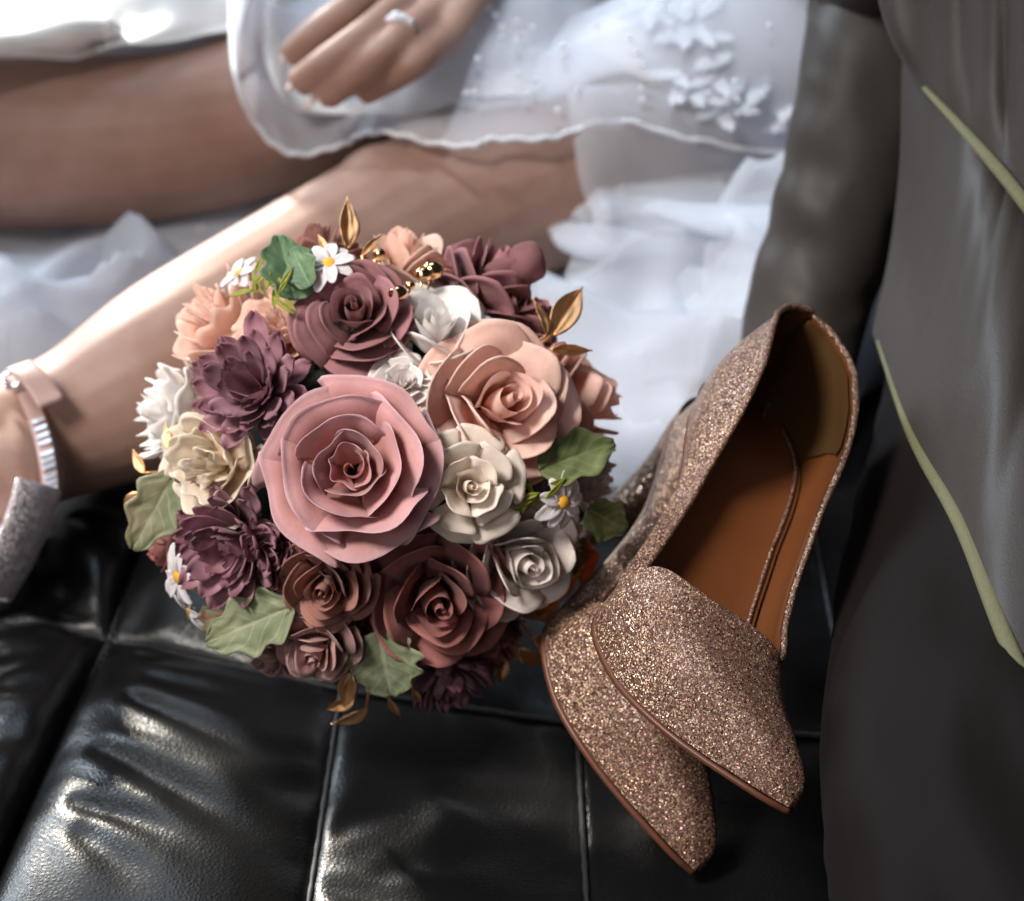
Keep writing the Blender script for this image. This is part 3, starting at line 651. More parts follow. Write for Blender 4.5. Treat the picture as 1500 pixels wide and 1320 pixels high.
def make_shoe(bend, label):
    root = empty('court_shoe'); tag(root, label, 'shoe', None)
    X = np.array([1., 0, 0])
    S_ = [0, .006, .015, .03, .06, .1, .15] + list(np.linspace(.2, .9, 29)) + [.93, .955, .975, .99, 1]
    ns = len(S_)
    def P(s, x, h):
        p, n = bed(s, bend); return Vector(p + X*x + n*h)
    # outsole and its welt
    V = []
    nx = 9
    for s in S_:
        for i in range(nx):
            a = -1+2*i/(nx-1); V.append(P(s*.993, a*max(0, wid(s*.993)-.0004), -.0010))
    top = grid_faces(ns, nx)
    o = link('outsole', mesh_from('outsole', V, top), M['outsole'], root); md = o.modifiers.new('thick', 'SOLIDIFY'); md.thickness = .0024; md.offset = -1 
    md.offset = 1
    # insole
    V = []
    for s in S_:
        for i in range(nx):
            a = -1+2*i/(nx-1); V.append(P(s*.965, a*max(0, wid(s*.965)-.002), .0035 + .003*abs(a)**3*(1 if s < .6 else .4)))
    link('insole', mesh_from('insole', V, top), M['lining'], root)
    # quarter: wall from one side of the throat round the heel to the other
    def wall_h(s, side):
        c = .058*(1-ss(.12, .50, s)*.34)
        if side > 0: c = .060*(1-ss(.16, .34, s)) + .017*ss(.16, .34, s)          # low-cut side
        return c*(1-.5*ss(.64, .78, s))
    path = [(s, 1) for s in reversed(S_) if s <= .63] + [(s, -1) for s in S_ if 0 < s <= .82]
    def wall(off, nh=11, hcut=None):
        V = []
        for s, sd in path:
            H_ = wall_h(s, sd) - (0 if off == 0 else .0006)
            for j in range(nh):
                h = H_*j/(nh-1); f = j/(nh-1)
                bulge = .0035*math.sin(math.pi*min(1, f*1.1)) - .006*f*f*(1-.6*ss(.15, .5, s))
                w = wid(s) + bulge - off - (.005*ss(.54, .60, s) if sd > 0 else .005*ss(.67, .74, s))
                p, n = bed(s, bend); back = np.array([0, -(.004*math.sin(math.pi*f) - .006*f*f)*max(0, 1-s/.06) + (off if s < .03 else 0), 0])
                V.append(Vector(p + X*sd*max(0, w if s > .004 else 0) + n*h + back))
        return mesh_from('quarter', V, grid_faces(len(path), nh)), V, nh
    m, Vq, nh = wall(0); link('quarter', m, M['glitter'], root)
    m, Vl, nh = wall(.0017); m.name = 'quarter_lining'; link('quarter_lining', m, M['lining'], root)
    # darker heel lining, a third layer inside the counter
    hp = [(s, 1) for s in reversed(S_) if s <= .27] + [(s, -1) for s in S_ if 0 < s <= .25]; V = []
    for k, (s, sd) in enumerate(hp):
        H_ = wall_h(s, sd)-.002
        for j in range(9):
            f = j/8; lo = .0 if s < .14 else min(.9, (s-.14)*8.) if sd < 0 else 0.; h = H_*(lo+(1-lo)*f); ff = h/H_
            w = wid(s) + .0035*math.sin(math.pi*min(1, ff*1.1)) - .006*ff*ff*(1-.6*ss(.15, .5, s)) - .0027
            p, n = bed(s, bend); back = np.array([0, -(.004*math.sin(math.pi*ff)-.006*ff*ff)*max(0, 1-s/.06) + (.0027 if s < .03 else 0), 0])
            V.append(Vector(p + X*sd*max(0, w if s > .004 else 0) + n*h + back))
    link('heel_lining', mesh_from('heel_lining', V, grid_faces(len(hp), 9)), M['heel_pad'], root)
    rim = [Vq[i*nh+nh-1] for i in range(len(path))]
    Vt, Ft = tube_geo(rim, [.0016]*len(rim), 8); link('topline_binding', joined('topline_binding', [(Vt, Ft)]), M['glitter'], root)
    ins = []
    for s in np.linspace(.62, .08, 40): ins.append(P(s, -(wid(s)-.0052), .0066))
    Vt, Ft = tube_geo(ins, [.0009]*40, 6); link('insole_piping', joined('insole_piping', [(Vt, Ft)]), M['glitter'], root)
    # vamp
    def hv(s): return float(np.interp(s, [.5, .6, .7, .8, .9, .96, .985, 1], [.058, .054, .047, .038, .028, .020, .013, .0]))
    def vamp(off):
        def fn(u, t):
            a = math.pi*u; s0 = .575 + .050*math.sin(a)**2 + .15*u; s = s0 + (1-s0)*(1-(1-t)**1.6)
            c, sn = math.cos(a), math.sin(a)
            w = max(.0005, wid(s)+.0015*math.sin(math.pi*u)*(1-s**12) - off)
            x = w*math.copysign(abs(c)**.62, c)*(1+.03*sn); h = (hv(s)-off)*max(0, sn)**.72
            p, n = bed(s, bend); q = p + X*x + n*h
            if t > .9: q = q + np.array([0, -.0, 0])
            return Vector(q)
        return fn
    m = grid('vamp', vamp(0), 41, 30); link('vamp', m, M['glitter'], root)
    m = grid('vamp_lining', lambda u, t: vamp(.0018)(u, t*.72), 41, 24); link('vamp_lining', m, M['lining'], root)
    Vt, Ft = tube_geo([vamp(.0009)(k/48, 0) for k in range(49)], [.0015]*49, 8); link('throat_binding', joined('throat_binding', [(Vt, Ft)]), M['glitter'], root)
    # stiletto
    sec = [(.0, .026, .030, .022, .088), (.14, .024, .026, .018, .080), (.3, .022, .0165, .014, .066), (.5, .018, .011, .0105, .046), (.75, .0145, .0072, .0078, .023), (1., .012, .0055, .006, .004)]
    V = []; n = 22
    for _, yc, wx, wy, z in sec:
        for k in range(n):
            a = 2*math.pi*k/n; V.append(Vector((wx*math.cos(a)*.95, yc + wy*math.sin(a)*1.15, z + (.012*(-math.sin(a)) if z > .07 else 0) + (.006 if z > .085 else 0))))
    Fh = [(i*n+k, i*n+(k+1) % n, (i+1)*n+(k+1) % n, (i+1)*n+k) for i in range(len(sec)-1) for k in range(n)]
    o = link('stiletto_heel', mesh_from('stiletto_heel', V, Fh), M['glitter'], root); o.modifiers.new('round', 'SUBSURF').render_levels = 2
    Vt, Ft = tube_geo([(0, .012, .005), (0, .012, 0)], [.0062, .006], 12); link('heel_cap', joined('heel_cap', [(Vt, Ft)]), M['black_rubber'], root)
    return root
def place(root, rv, t, sc, toward, roll=0., bend=0., yaw=0., shift=(0, 0), slim=1.):
    v = Vector(rv); Rm = Matrix.Rotation(v.length, 4, v.normalized())
    T = Vector(t); T = T + (EYE-T).normalized()*toward
    mw = Matrix.Translation(T) @ Rm @ Matrix.Scale(sc, 4)
    toe = mw @ Vector(bed(1, bend)[0]); ht = mw @ Vector((0, 0, .15))
    mw = Matrix.Translation(toe) @ Matrix.Rotation(roll, 4, (ht-toe).normalized()) @ Matrix.Translation(-toe) @ mw
    piv = atd(800, 1010, (T-EYE).y*cp-(T-EYE).z*sp-.1)
    mw = Matrix.Translation(piv) @ Matrix.Rotation(yaw, 4, ray(750, 660)) @ Matrix.Translation(-piv) @ mw
    dz_ = (T-EYE).y*cp-(T-EYE).z*sp; mw = Matrix.Translation(Vector((1, 0, 0))*(shift[0]/F*dz_) + Vector((0, sp, cp))*(shift[1]/F*dz_)) @ mw @ Matrix.Diagonal((slim, 1, 1, 1))
    root.matrix_world = mw
sh2 = make_shoe(1.95, 'rose gold glitter court shoe on its side, tucked under its pair')
place(sh2, (1.0274, .0763, 3.0271), (.0368, 1.2174, .0154), 1.092, -.034, math.radians(8), 1.95, math.radians(4), (2, 30), .98)
sh1 = make_shoe(1.9, 'rose gold glitter court shoe on top, tan insole showing, against the suit')
place(sh1, (.3695, .292, 3.0063), (.1076, 1.2013, .0091), 1.06, .038, math.radians(19), 1.9, 0., (-3, 14), .94)

# ------------------------------------------------------------------ bouquet
BC = atd(555, 690, 1.37)                       # middle of the flower ball
BC.z = max(BC.z, .118)
bouquet = empty('bouquet', (BC.x, BC.y, 0)); 
tag(bouquet, 'round bridal bouquet of mauve, pink, peach and white artificial roses', 'bouquet')
bouquet_inv = Matrix.Translation(bouquet.location).inverted()
def bparent(o): o.parent = bouquet; o.matrix_parent_inverse = bouquet_inv; return o
back = Vector((.05, .97, -.22)).normalized()
bparent(link('floral_foam', joined('floral_foam', [ball_geo(BC, .084, 28, 18)]), M['foam']))
Vt, Ft = tube_geo([BC+back*.06, BC+back*.15, BC+back*.24], [.022, .019, .018], 18)
hd = bparent(link('handle', joined('handle', [(Vt, Ft)]), M['ribbon']))
for k in range(9):
    a = k*.698; _, s, u = frame_of(back); q = BC+back*.235+(s*math.cos(a)+u*math.sin(a))*.010
    Vt, Ft = tube_geo([q, q+back*(.04+.004*(k % 3))], [.003, .003], 8); link('stem', joined('stem', [(Vt, Ft)]), M['stem'], hd)

def petal_geo(w, rb, rt, zb, zt, cup=.85, roll=.08, tip=.2, corner=.15, twist=.06, seed=0, nu=13, nv=12, ruffle=0., rfreq=9, scallop=0., sfreq=7, wob=.03, low=.1, sroll=.6):
    def fn(u, t):
        s = 2*u-1
        H_ = 1 - tip*abs(s)**1.4 - corner*abs(s)**5 + scallop*math.sin(sfreq*s+seed)
        tt = t*H_
        p1 = (rb+(rt-rb)*cup, zb+(zt-zb)*low)
        r = (1-tt)**2*rb + 2*tt*(1-tt)*p1[0] + tt*tt*rt; z = (1-tt)**2*zb + 2*tt*(1-tt)*p1[1] + tt*tt*zt
        k = ss(.68, 1.0, t); r += roll*k; z -= roll*.75*k*k
        r += roll*sroll*ss(.6, 1, abs(s))*t
        r *= 1 + twist*s*t
        ph = s*w*(.4+.6*math.sqrt(max(tt, 0)))
        rr = ruffle*t*t*math.sin(rfreq*s+seed*2.1); r += rr*.6; z += rr
        n = wob*t*nz(s*1.6+seed*5, t*1.8, seed); r += n; z += n*.7
        return (r*math.cos(ph), r*math.sin(ph), z)
    return fn, nu, nv
_pc = {}
def petal_mesh(key, **kw):
    if key not in _pc:
        fn, nu, nv = petal_geo(**kw); _pc[key] = grid('petal', fn, nu, nv, attr=True)
    return _pc[key]
def geo_of(fn, nu, nv, rot=0):
    V = []; c, s = math.cos(rot), math.sin(rot); T = []
    for i in range(nu):
        for j in range(nv):
            x, y, z = fn(i/(nu-1), j/(nv-1)); V.append((x*c-y*s, x*s+y*c, z)); T.append((j/(nv-1), i/(nu-1)))
    return V, grid_faces(nu, nv), T
def join_geo(name, L):
    V = []; Fc = []; T = []
    for v, f, t in L:
        o = len(V); V += v; Fc += [tuple(i+o for i in q) for q in f]; T += t
    return mesh_from(name, V, Fc, True, T)
def spiral_bud(turns, r0, r1, z0, z1, seed):
    def fn(u, t):
        a = u*turns*2*math.pi; r = r0+(r1-r0)*u; 
        r *= (.55+.45*math.sin(math.pi*(.12+.62*t)))*(1-.45*ss(.6, 1, t)*(1-u)); z = z0+(z1-z0)*t*(1-.16*u+.03*math.sin(a*1.5+seed))
        k = ss(.8, 1, t)*u; r += .05*k
        return (r*math.cos(a), r*math.sin(a), z)
    return fn
def shadow_base(r, z):                                   # green calyx closing the flower from behind
    def fn(u, t):
        a = 2*math.pi*u; rr = r*math.sin(t*math.pi/2); return (rr*math.cos(a), rr*math.sin(a), z - .25*r*math.cos(t*math.pi/2))
    return fn
def flower_root(name, mesh, mat, px, py, rpx, R, depth_r, lean, spin=0., label=None, tocam=.45):
    """px,py: where its middle shows; rpx: its radius in photo pixels; depth_r: how far from the ball's middle"""
    d = ray(px, py).normalized(); oc = EYE-BC; b = oc.dot(d); c = oc.length_squared-depth_r**2; disc = b*b-c
    t = -b - math.sqrt(disc) if disc > 0 else -b
    p = EYE + d*t; n = (p-BC).normalized(); toc = (EYE-p).normalized()
    z = (n*(1-tocam)+toc*tocam).normalized()
    if lean: z = (z + Vector(lean)).normalized()
    depth = (p-EYE).y*cp - (p-EYE).z*sp
    sc = rpx/F*depth
    x = Vector((1, 0, 0)); x = (x - z*x.dot(z)).normalized(); y = z.cross(x)
    m = Matrix((x, y, z)).transposed().to_4x4() @ Matrix.Rotation(spin, 4, 'Z')
    o = link(name, mesh, mat); o.matrix_world = Matrix.Translation(p) @ m @ Matrix.Scale(sc, 4)
    o.parent = bouquet; o.matrix_parent_inverse = bouquet_inv
    if label: o['label'] = label
    return o
def add_petal(root, mesh, mat, rot, tilt=0., sc=1., dz=0., thick=.0):
    o = link('petal', mesh, mat, root)
    o.matrix_local = Matrix.Rotation(rot, 4, 'Z') @ Matrix.Translation((0, 0, dz)) @ Matrix.Rotation(tilt, 4, 'Y') @ Matrix.Scale(sc, 4)
    if thick: md = o.modifiers.new('thick', 'SOLIDIFY'); md.thickness = thick
    return o
FOAM = [ # n, w, rb, rt, zb, zt, roll, tip
    (3, 1.25, .10, .30, -.45, .52, .06, .22), (3, 1.2, .12, .46, -.5, .46, .10, .28), (4, 1.0, .14, .66, -.55, .32, .13, .30), (5, .86, .17, .84, -.6, .12, .13, .30), (5, .82, .2, .98, -.62, -.14, .10, .26)]
def foam_rose(px, py, rpx, mat, seed, depth_r=.098, lean=None, tocam=.45, label=None, layers=5, name='rose'):
    r = random.Random(seed); m = M[mat]
    k = ('foambud', seed % 3)
    if k not in _pc:
        L = [geo_of(spiral_bud(2.3, .0, .26, -.45, .54, seed), 80, 11)]
        n, w, rb, rt, zb, zt, roll, tip = FOAM[0]
        for i in range(n): L.append(geo_of(*petal_geo(w, rb, rt, zb, zt, .8, roll, tip, .12, .10, seed+i, 13, 11), rot=i*2*math.pi/n+.4*seed))
        _pc[k] = join_geo('rose', L)
    root = flower_root(name, _pc[k], m, px, py, rpx, 1, depth_r, lean, r.random()*6, label, tocam)
    a0 = r.random()*6
    for li, (n, w, rb, rt, zb, zt, roll, tip) in enumerate(FOAM[1:layers], 1):
        a0 += .9
        for i in range(n):
            v = (i+seed) % 3
            me = petal_mesh(('foam', li, v), w=w, rb=rb, rt=rt, zb=zb, zt=zt, cup=.82, roll=roll*(.8+.25*v), tip=tip+.05*v, corner=.12, twist=.07+.02*v, seed=li*3+v, nu=15, nv=13, wob=.05)
            add_petal(root, me, m, a0+i*2*math.pi/n+r.uniform(-.12, .12), r.uniform(-.07, .07), r.uniform(.95, 1.05), r.uniform(-.03, .03), .023)
    return root
SILK = [(3, 1.3, .08, .24, -.35, .14, .03, .03), (3, 1.3, .1, .38, -.42, .26, .05, .03), (3, 1.25, .12, .54, -.5, .30, .10, .04), (4, 1.1, .15, .74, -.55, .18, .17, .04), (5, .92, .2, 1.03, -.6, -.10, .15, .03)]
def silk_rose(px, py, rpx, mat, seed, depth_r=.098, lean=None, tocam=.5, label=None):
    r = random.Random(seed); m = M[mat]
    L = [geo_of(spiral_bud(1.15, .02, .20, -.4, .12, seed), 60, 9)]
    root = flower_root('rose', join_geo('rose', L), m, px, py, rpx, 1, depth_r, lean, .4, label, tocam)
    a0 = .3
    for li, (n, w, rb, rt, zb, zt, roll, tip) in enumerate(SILK):
        a0 += 1.1
        for i in range(n):
            v = (i+seed) % 3
            me = petal_mesh(('silk', li, i), w=w, rb=rb, rt=rt, zb=zb, zt=zt, cup=.9, roll=roll, tip=tip, corner=.22, twist=.05, seed=li*3+i, nu=21, nv=15, wob=.09, scallop=.025, sfreq=8, ruffle=.035 if li > 2 else .015, rfreq=6)
            add_petal(root, me, m, a0+i*2*math.pi/n+r.uniform(-.1, .1), r.uniform(-.06, .06), 1, r.uniform(-.02, .02), .007)
    return root
def carnation(px, py, rpx, mat, seed, depth_r=.098, lean=None, tocam=.3, label=None, name='carnation', n_lay=((3, .30, .42, 1.1), (4, .56, .36, 1.0), (5, .80, .18, .85), (6, 1.0, -.10, .76)), zig=.10):
    r = random.Random(seed); m = M[mat]
    k = ('carnbud', name)
    if k not in _pc: _pc[k] = join_geo(name, [geo_of(*petal_geo(.9, .02, .16, -.5, .5, .7, .05, .1, .1, .3, i, 13, 8, ruffle=.08, rfreq=8), rot=i*1.26) for i in range(5)])
    root = flower_root(name, _pc[k], m, px, py, rpx, 1, depth_r, lean, r.random()*6, label, tocam)
    for li, (n, rt, zt, w) in enumerate(n_lay):
        a0 = r.random()*6
        for i in range(n):
            v = (i+seed) % 3
            me = petal_mesh(('carn', name, li, v), w=w, rb=.05, rt=rt, zb=-.5, zt=zt, cup=.85, roll=.07, tip=.02, corner=.28, twist=.08, seed=li*4+v+1, nu=21, nv=10, ruffle=.07, rfreq=6+v, scallop=zig*.35, sfreq=10, wob=.15)
            add_petal(root, me, m, a0+i*2*math.pi/n+r.uniform(-.25, .25), r.uniform(-.15, .15), r.uniform(.88, 1.08), r.uniform(-.05, .05), .014)
    return root
def gardenia(px, py, rpx, mat, seed, depth_r=.1, lean=None, tocam=.4, label=None):
    r = random.Random(seed); m = M[mat]
    k = ('gardbud',)
    if k not in _pc:
        L = [geo_of(spiral_bud(1.8, .03, .17, -.3, .42, 2), 48, 9)] + [geo_of(*petal_geo(1.2, .06, .27, -.35, .36, .85, .05, .1, .12, .1, i, 13, 9), rot=i*2.1) for i in range(3)]
        _pc[k] = join_geo('gardenia', L)
    root = flower_root('gardenia', _pc[k], m, px, py, rpx, 1, depth_r, lean, r.random()*6, label, tocam)
    for li, (n, rt, zt, w) in enumerate(((4, .5, .25, .85), (5, .78, .02, .66), (6, 1.02, -.22, .56))):
        a0 = r.random()*6
        for i in range(n):
            v = (i+seed) % 2
            me = petal_mesh(('gard', li, v), w=w, rb=.08, rt=rt, zb=-.4, zt=zt, cup=.75, roll=.07, tip=.02, corner=.22, twist=.05, seed=li*2+v, nu=13, nv=10, wob=.07, low=.3)
            add_petal(root, me, m, a0+i*2*math.pi/n+r.uniform(-.12, .12), r.uniform(-.08, .08), r.uniform(.93, 1.05), 0, .02)
    return root
def spoon(seed, L_, zt, curl):
    def fn(u, t):
        s = 2*u-1; w = .19*min(1, .30+1.05*t)*math.sqrt(max(.02, 1-max(0, (t-.70)/.305)**2))
        r = .06+L_*t; z = -.35+ (zt+.35)*t**1.3 + curl*t**3
        return (r, s*w+.05*nz(seed, t*2)*t, z + .09*s*s*(.5+t*.5) + .03*nz(seed*3+t, s))
    return fn
def mum(px, py, rpx, mat, seed, depth_r=.1, lean=None, tocam=.35, label=None):
    r = random.Random(seed); m = M[mat]
    k = ('mumcore',)
    if k not in _pc: _pc[k] = join_geo('chrysanthemum', [geo_of(spoon(i, .14+.09*(i % 3), .46-.07*(i % 3), .0), 5, 7, rot=i*.9) for i in range(12)])
    root = flower_root('chrysanthemum', _pc[k], m, px, py, rpx, 1, depth_r, lean, r.random()*6, label, tocam)
    for li, (n, L_, zt, cu) in enumerate(((7, .46, .42, .0), (9, .66, .30, .08), (11, .86, .08, .14), (11, 1.0, -.18, .18))):
        a0 = r.random()*6
        for i in range(n):
            v = i % 3; key = ('mum', li, v)
            if key not in _pc: _pc[key] = grid('petal', spoon(li*3+v, L_, zt, cu), 7, 12, attr=True)
            add_petal(root, _pc[key], m, a0+i*2*math.pi/n+r.uniform(-.16, .16), r.uniform(-.14, .14), r.uniform(.85, 1.1), r.uniform(-.03, .03), .014)
    return root
def daisy(px, py, rpx, seed, depth_r=.115, lean=None, tocam=.4):
    r = random.Random(seed)
    k = ('daisyheart',)
    if k not in _pc: _pc[k] = joined('daisy', [ball_geo((0, 0, .02), .24, 14, 8, (1, 1, .55))])
    root = flower_root('daisy', _pc[k], M['yellow'], px, py, rpx, 1, depth_r, lean, r.random()*6, None, tocam)
    for i in range(9):
        key = ('daisy', i % 2)
        if key not in _pc:
            def fn(u, t, v=i % 2):
                s = 2*u-1; w = .26*math.sin(math.pi*min(.86, .15+.74*t))**.7; return (.15+.85*t*(1-.09*s*s), s*w, .10*t-.22*t*t*(1+.5*v)+.07*s*s)
            _pc[key] = grid('petal', fn, 7, 9, attr=True)
        add_petal(root, _pc[key], M['daisy'], i*2*math.pi/9+r.uniform(-.1, .1), r.uniform(-.25, .2), r.uniform(.85, 1.05), 0, .02)
    return root
def orient(o, px, py, depth_r, axis_px, size_px, roll_, off=0., facing=.6):
    """put a leaf: base at pixel, growing toward axis_px direction in the picture plane, face toward the viewer"""
    d = ray(px, py).normalized(); oc = EYE-BC; b = oc.dot(d); c = oc.length_squared-depth_r**2; disc = b*b-c
    t = -b-math.sqrt(disc) if disc > 0 else -b
    p = EYE+d*t; n = (p-BC).normalized(); toc = (EYE-p).normalized(); z = (n*(1-facing)+toc*facing).normalized()
    depth = (p-EYE).y*cp-(p-EYE).z*sp
    e = atd(px+axis_px[0], py+axis_px[1], depth)-p; e = (e - z*e.dot(z)).normalized()
    y = z.cross(e)
    m = Matrix((e, y, z)).transposed().to_4x4() @ Matrix.Rotation(roll_, 4, 'X')
    o.matrix_world = Matrix.Translation(p+z*off) @ m @ Matrix.Scale(size_px/F*depth, 4)
    o.parent = bouquet; o.matrix_parent_inverse = bouquet_inv; return o
def leaf_fn(width, lobes, droop, seed, fold=.25):
    def fn(u, t):
        s = 2*u-1; w = width*math.sin(math.pi*min(.97, .05+.92*t**.8))**.75
        w *= 1 + .16*math.sin(lobes*t*2*math.pi+seed) if abs(s) > .01 else 1
        return (t, s*w, -droop*t*t - .022*math.exp(-(s/.07)**2)*(1-t) + .010*math.sin(34*t-11*abs(s))*abs(s) + fold*abs(s)**1.3*w + .06*nz(t*3+seed, s*2)*abs(s) + .02*nz(t*9, s*6+seed))
    return fn
def leaf(px, py, axis, length, width, mat, seed, depth_r=.112, roll_=0., droop=.15, lobes=3, facing=.6, off=.0):
    o = link('leaf', grid('leaf', leaf_fn(width, lobes, droop, seed), 17, 26, attr=True), M[mat]); o.modifiers.new('thick', 'SOLIDIFY').thickness = .015
    return orient(o, px, py, depth_r, axis, length, roll_, off, facing)
def gold_fn(width, seed):
    def fn(u, t):
        s = 2*u-1; w = width*(math.sin(math.pi*min(1, t**.75))**1.1)*(1 if t < .8 else 1)
        return (t, s*w, -.12*t*t + .5*abs(s)*w + .015*math.sin(s*14)*(1-t) + .03*nz(t*4+seed, s*3))
    return fn
def gold(px, py, axis, length, width, seed, depth_r=.118, roll_=0., facing=.6, off=0.):
    o = link('gold_leaf', grid('gold_leaf', gold_fn(width, seed), 13, 20), M['gold']); o.modifiers.new('thick', 'SOLIDIFY').thickness = .012
    return orient(o, px, py, depth_r, axis, length, roll_, off, facing)

# main heads
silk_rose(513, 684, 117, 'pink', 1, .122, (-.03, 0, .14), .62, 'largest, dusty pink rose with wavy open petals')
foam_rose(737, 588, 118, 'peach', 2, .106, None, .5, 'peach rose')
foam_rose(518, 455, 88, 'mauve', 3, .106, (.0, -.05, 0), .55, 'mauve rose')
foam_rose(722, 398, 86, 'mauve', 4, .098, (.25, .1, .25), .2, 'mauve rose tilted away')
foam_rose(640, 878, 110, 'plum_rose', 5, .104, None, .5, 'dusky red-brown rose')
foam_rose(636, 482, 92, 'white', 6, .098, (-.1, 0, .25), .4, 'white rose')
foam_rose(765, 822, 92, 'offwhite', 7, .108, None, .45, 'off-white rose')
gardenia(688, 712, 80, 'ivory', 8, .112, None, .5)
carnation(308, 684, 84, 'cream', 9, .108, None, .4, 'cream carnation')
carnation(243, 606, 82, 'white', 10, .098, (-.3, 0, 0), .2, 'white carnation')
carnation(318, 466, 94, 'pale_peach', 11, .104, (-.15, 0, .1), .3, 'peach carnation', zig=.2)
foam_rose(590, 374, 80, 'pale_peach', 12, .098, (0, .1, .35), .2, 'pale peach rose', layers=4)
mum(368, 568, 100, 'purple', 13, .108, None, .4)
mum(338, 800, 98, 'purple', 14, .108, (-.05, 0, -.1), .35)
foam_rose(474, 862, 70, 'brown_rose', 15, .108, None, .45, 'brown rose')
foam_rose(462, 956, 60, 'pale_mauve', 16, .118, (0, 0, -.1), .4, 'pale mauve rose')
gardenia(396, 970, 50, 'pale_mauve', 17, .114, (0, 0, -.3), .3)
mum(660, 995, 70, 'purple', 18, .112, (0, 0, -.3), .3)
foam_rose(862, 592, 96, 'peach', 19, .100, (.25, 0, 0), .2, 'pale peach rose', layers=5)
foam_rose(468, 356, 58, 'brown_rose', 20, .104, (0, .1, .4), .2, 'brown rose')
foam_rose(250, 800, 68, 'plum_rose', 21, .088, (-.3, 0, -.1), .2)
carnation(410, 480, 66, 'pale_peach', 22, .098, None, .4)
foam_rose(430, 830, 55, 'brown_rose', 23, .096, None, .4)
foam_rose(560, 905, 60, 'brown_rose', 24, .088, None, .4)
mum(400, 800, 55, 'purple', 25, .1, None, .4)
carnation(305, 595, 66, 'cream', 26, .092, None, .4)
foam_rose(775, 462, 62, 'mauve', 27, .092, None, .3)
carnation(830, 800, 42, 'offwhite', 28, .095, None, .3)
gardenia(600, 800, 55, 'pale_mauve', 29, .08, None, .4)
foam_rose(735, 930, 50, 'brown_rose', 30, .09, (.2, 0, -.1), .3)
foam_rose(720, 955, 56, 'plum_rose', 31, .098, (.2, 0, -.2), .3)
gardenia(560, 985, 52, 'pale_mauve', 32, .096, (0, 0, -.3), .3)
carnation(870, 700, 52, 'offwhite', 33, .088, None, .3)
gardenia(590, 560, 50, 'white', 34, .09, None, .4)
# round mauve bud
def bud_fn(u, t):
    a = 2*math.pi*u; z = t; r = .55*math.sin(math.pi*min(.98, .1+.88*t))**.8*(1+.05*math.sin(3*a+t*5)); return (z, r*math.cos(a), r*math.sin(a))
o = link('rose_bud', grid('rose_bud', bud_fn, 24, 14, closed=True, attr=True), M['mauve']); orient(o, 745, 372, .118, (40, 22), 62, .3)
# daisies
daisy(482, 386, 44, 1, .122, (0, 0, .1)); daisy(350, 402, 38, 2, .112, (-.3, 0, .2)); daisy(824, 735, 48, 3, .118, (.1, 0, 0))
daisy(262, 845, 48, 4, .122, (-.4, 0, 0), .25); daisy(278, 893, 38, 5, .120, (-.4, 0, -.2), .1); daisy(822, 800, 30, 6, .108, (.2, 0, -.2), .3)
# leaves
leaf(432, 440, (-20, -90), 112, .40, 'leaf_dark', 1, .112, .5, .15, 3); leaf(455, 420, (-35, -70), 70, .38, 'leaf_dark', 2, .118, -.4, .1, 2)
leaf(262, 690, (-55, 95), 135, .30, 'leaf', 3, .108, -.3, .1, 3, .7, .004); leaf(430, 888, (-130, 60), 150, .30, 'leaf', 4, .110, .2, .15, 3)
leaf(555, 925, (15, 100), 112, .50, 'leaf', 5, .104, .1, .2, 4); leaf(790, 690, (110, -40), 130, .30, 'leaf_olive', 6, .110, -.3, .15, 2)
leaf(860, 745, (40, 20), 78, .42, 'leaf_olive', 7, .116, .2, .15, 2); leaf(845, 790, (30, 60), 80, .3, 'leaf_olive', 8, .098, 0, .2, 2)
leaf(330, 900, (-40, 20), 60, .35, 'leaf', 9, .1, 0, .2, 2)
# yellow-green sprigs
for (cx, cy, dr, n, sd) in ((408, 432, .118, 9, 1), (385, 415, .116, 6, 4), (785, 722, .112, 9, 2), (300, 862, .108, 9, 3), (420, 905, .1, 5, 5)):
    rr = random.Random(sd)
    for k in range(n):
        a = rr.uniform(0, 6.28); o = link('sprig_leaf', grid('sprig_leaf', gold_fn(.11, k), 7, 10), M['sprig']); o.modifiers.new('thick', 'SOLIDIFY').thickness = .04
        orient(o, cx+rr.uniform(-14, 14), cy+rr.uniform(-14, 14), dr, (math.cos(a), math.sin(a)), rr.uniform(26, 46), rr.uniform(-.6, .6), rr.uniform(0, .006))
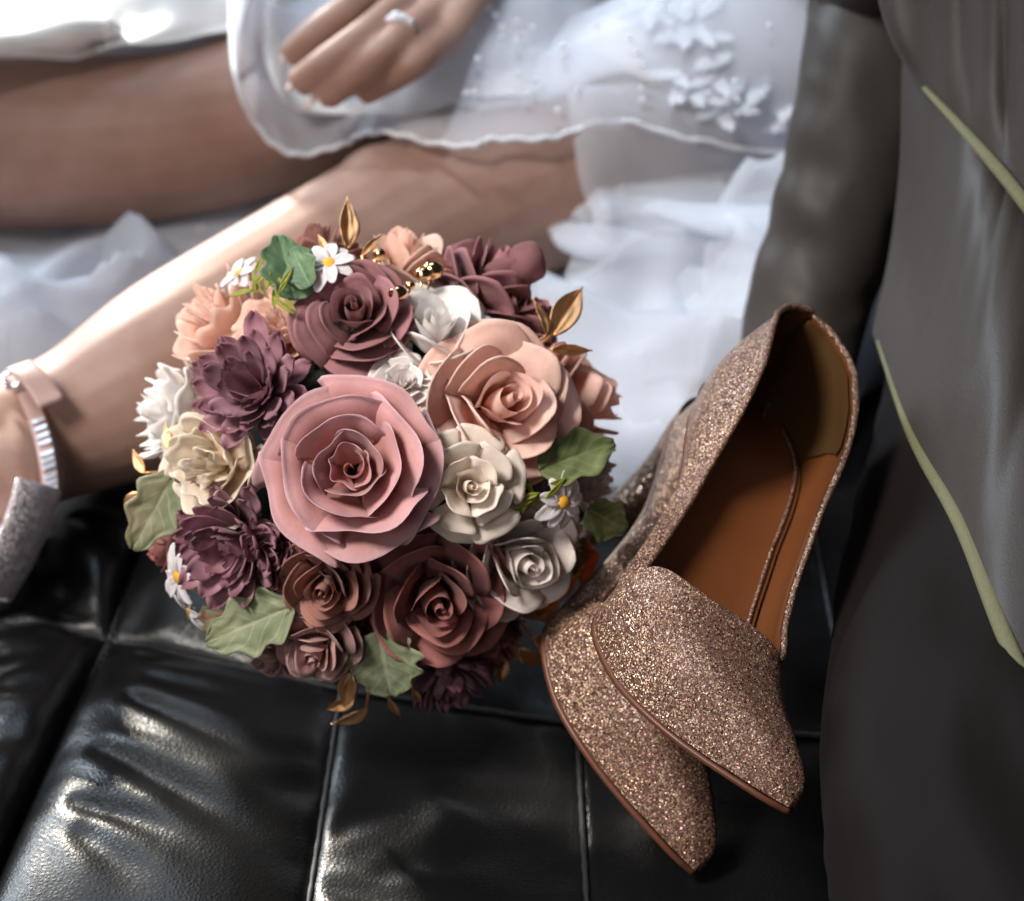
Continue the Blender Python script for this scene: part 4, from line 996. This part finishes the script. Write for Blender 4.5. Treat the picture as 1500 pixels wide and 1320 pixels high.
# gold leaves: base pixel, direction, length, width
for k, (x, y, dx, dy, L_, w, rr) in enumerate([(507, 366, 2, -95, 98, .17, .5), (530, 374, 26, -36, 48, .13, .2), (808, 492, 60, -80, 106, .20, -.2), (800, 492, -8, -55, 62, .16, .4), (806, 512, 68, -6, 72, .12, .3),
        (480, 372, -14, -34, 40, .14, 0), (212, 694, -26, -32, 44, .17, .3), (205, 722, -32, 40, 52, .30, .2), (250, 660, -12, -38, 44, .15, 0),
        (515, 985, -12, 55, 62, .24, .3), (520, 1022, -38, 26, 50, .22, .1), (538, 1036, -48, 44, 66, .20, -.3), (570, 1022, 14, 38, 42, .15, .2), (605, 1010, 10, 22, 30, .2, 0),
        (745, 925, 22, 58, 66, .16, .2), (770, 905, 66, -40, 84, .26, .3), (790, 905, 56, 6, 62, .20, 0), (800, 880, 62, -34, 80, .22, .5), (760, 950, 40, 34, 60, .22, .2), (780, 935, 60, 30, 66, .2, -.3), (820, 900, 50, -50, 70, .2, .1), (735, 960, 10, 50, 55, .2, .1),
        (548, 380, 22, -4, 28, .12, 0)]):
    o = gold(x, y, (dx, dy), L_, w, k, .116 if y < 870 or k < 14 else .100, rr, .55)
    p = o.matrix_world.translation.copy() if False else o.matrix_basis.translation.copy()
    q = p + (BC-p)*.45 + Vector((0, 0, .004)); Vt, Ft = tube_geo([p, p.lerp(q, .5)+Vector((.002, 0, .001)), q], [.0008, .0009, .0009], 6); bparent(link('stem', joined('stem', [(Vt, Ft)]), M['gold']))
# copper beads on wire
for k, (x, y, r) in enumerate([(634, 396, 15), (620, 402, 12), (583, 430, 13), (556, 372, 9), (601, 418, 7)]):
    dd = ray(x, y).normalized(); oc = EYE-BC; b_ = oc.dot(dd); d = EYE + dd*(-b_-math.sqrt(max(0, b_*b_-oc.length_squared+.112**2)))
    o = bparent(link('bead', joined('bead', [ball_geo(d, r/F*1.27, 16, 12, (1.15, 1, .95))]), M['bead']))
    Vt, Ft = tube_geo([d, d+(BC-d)*.35], [.0006, .0006], 6); link('wire', joined('wire', [(Vt, Ft)]), M['bead'], o)
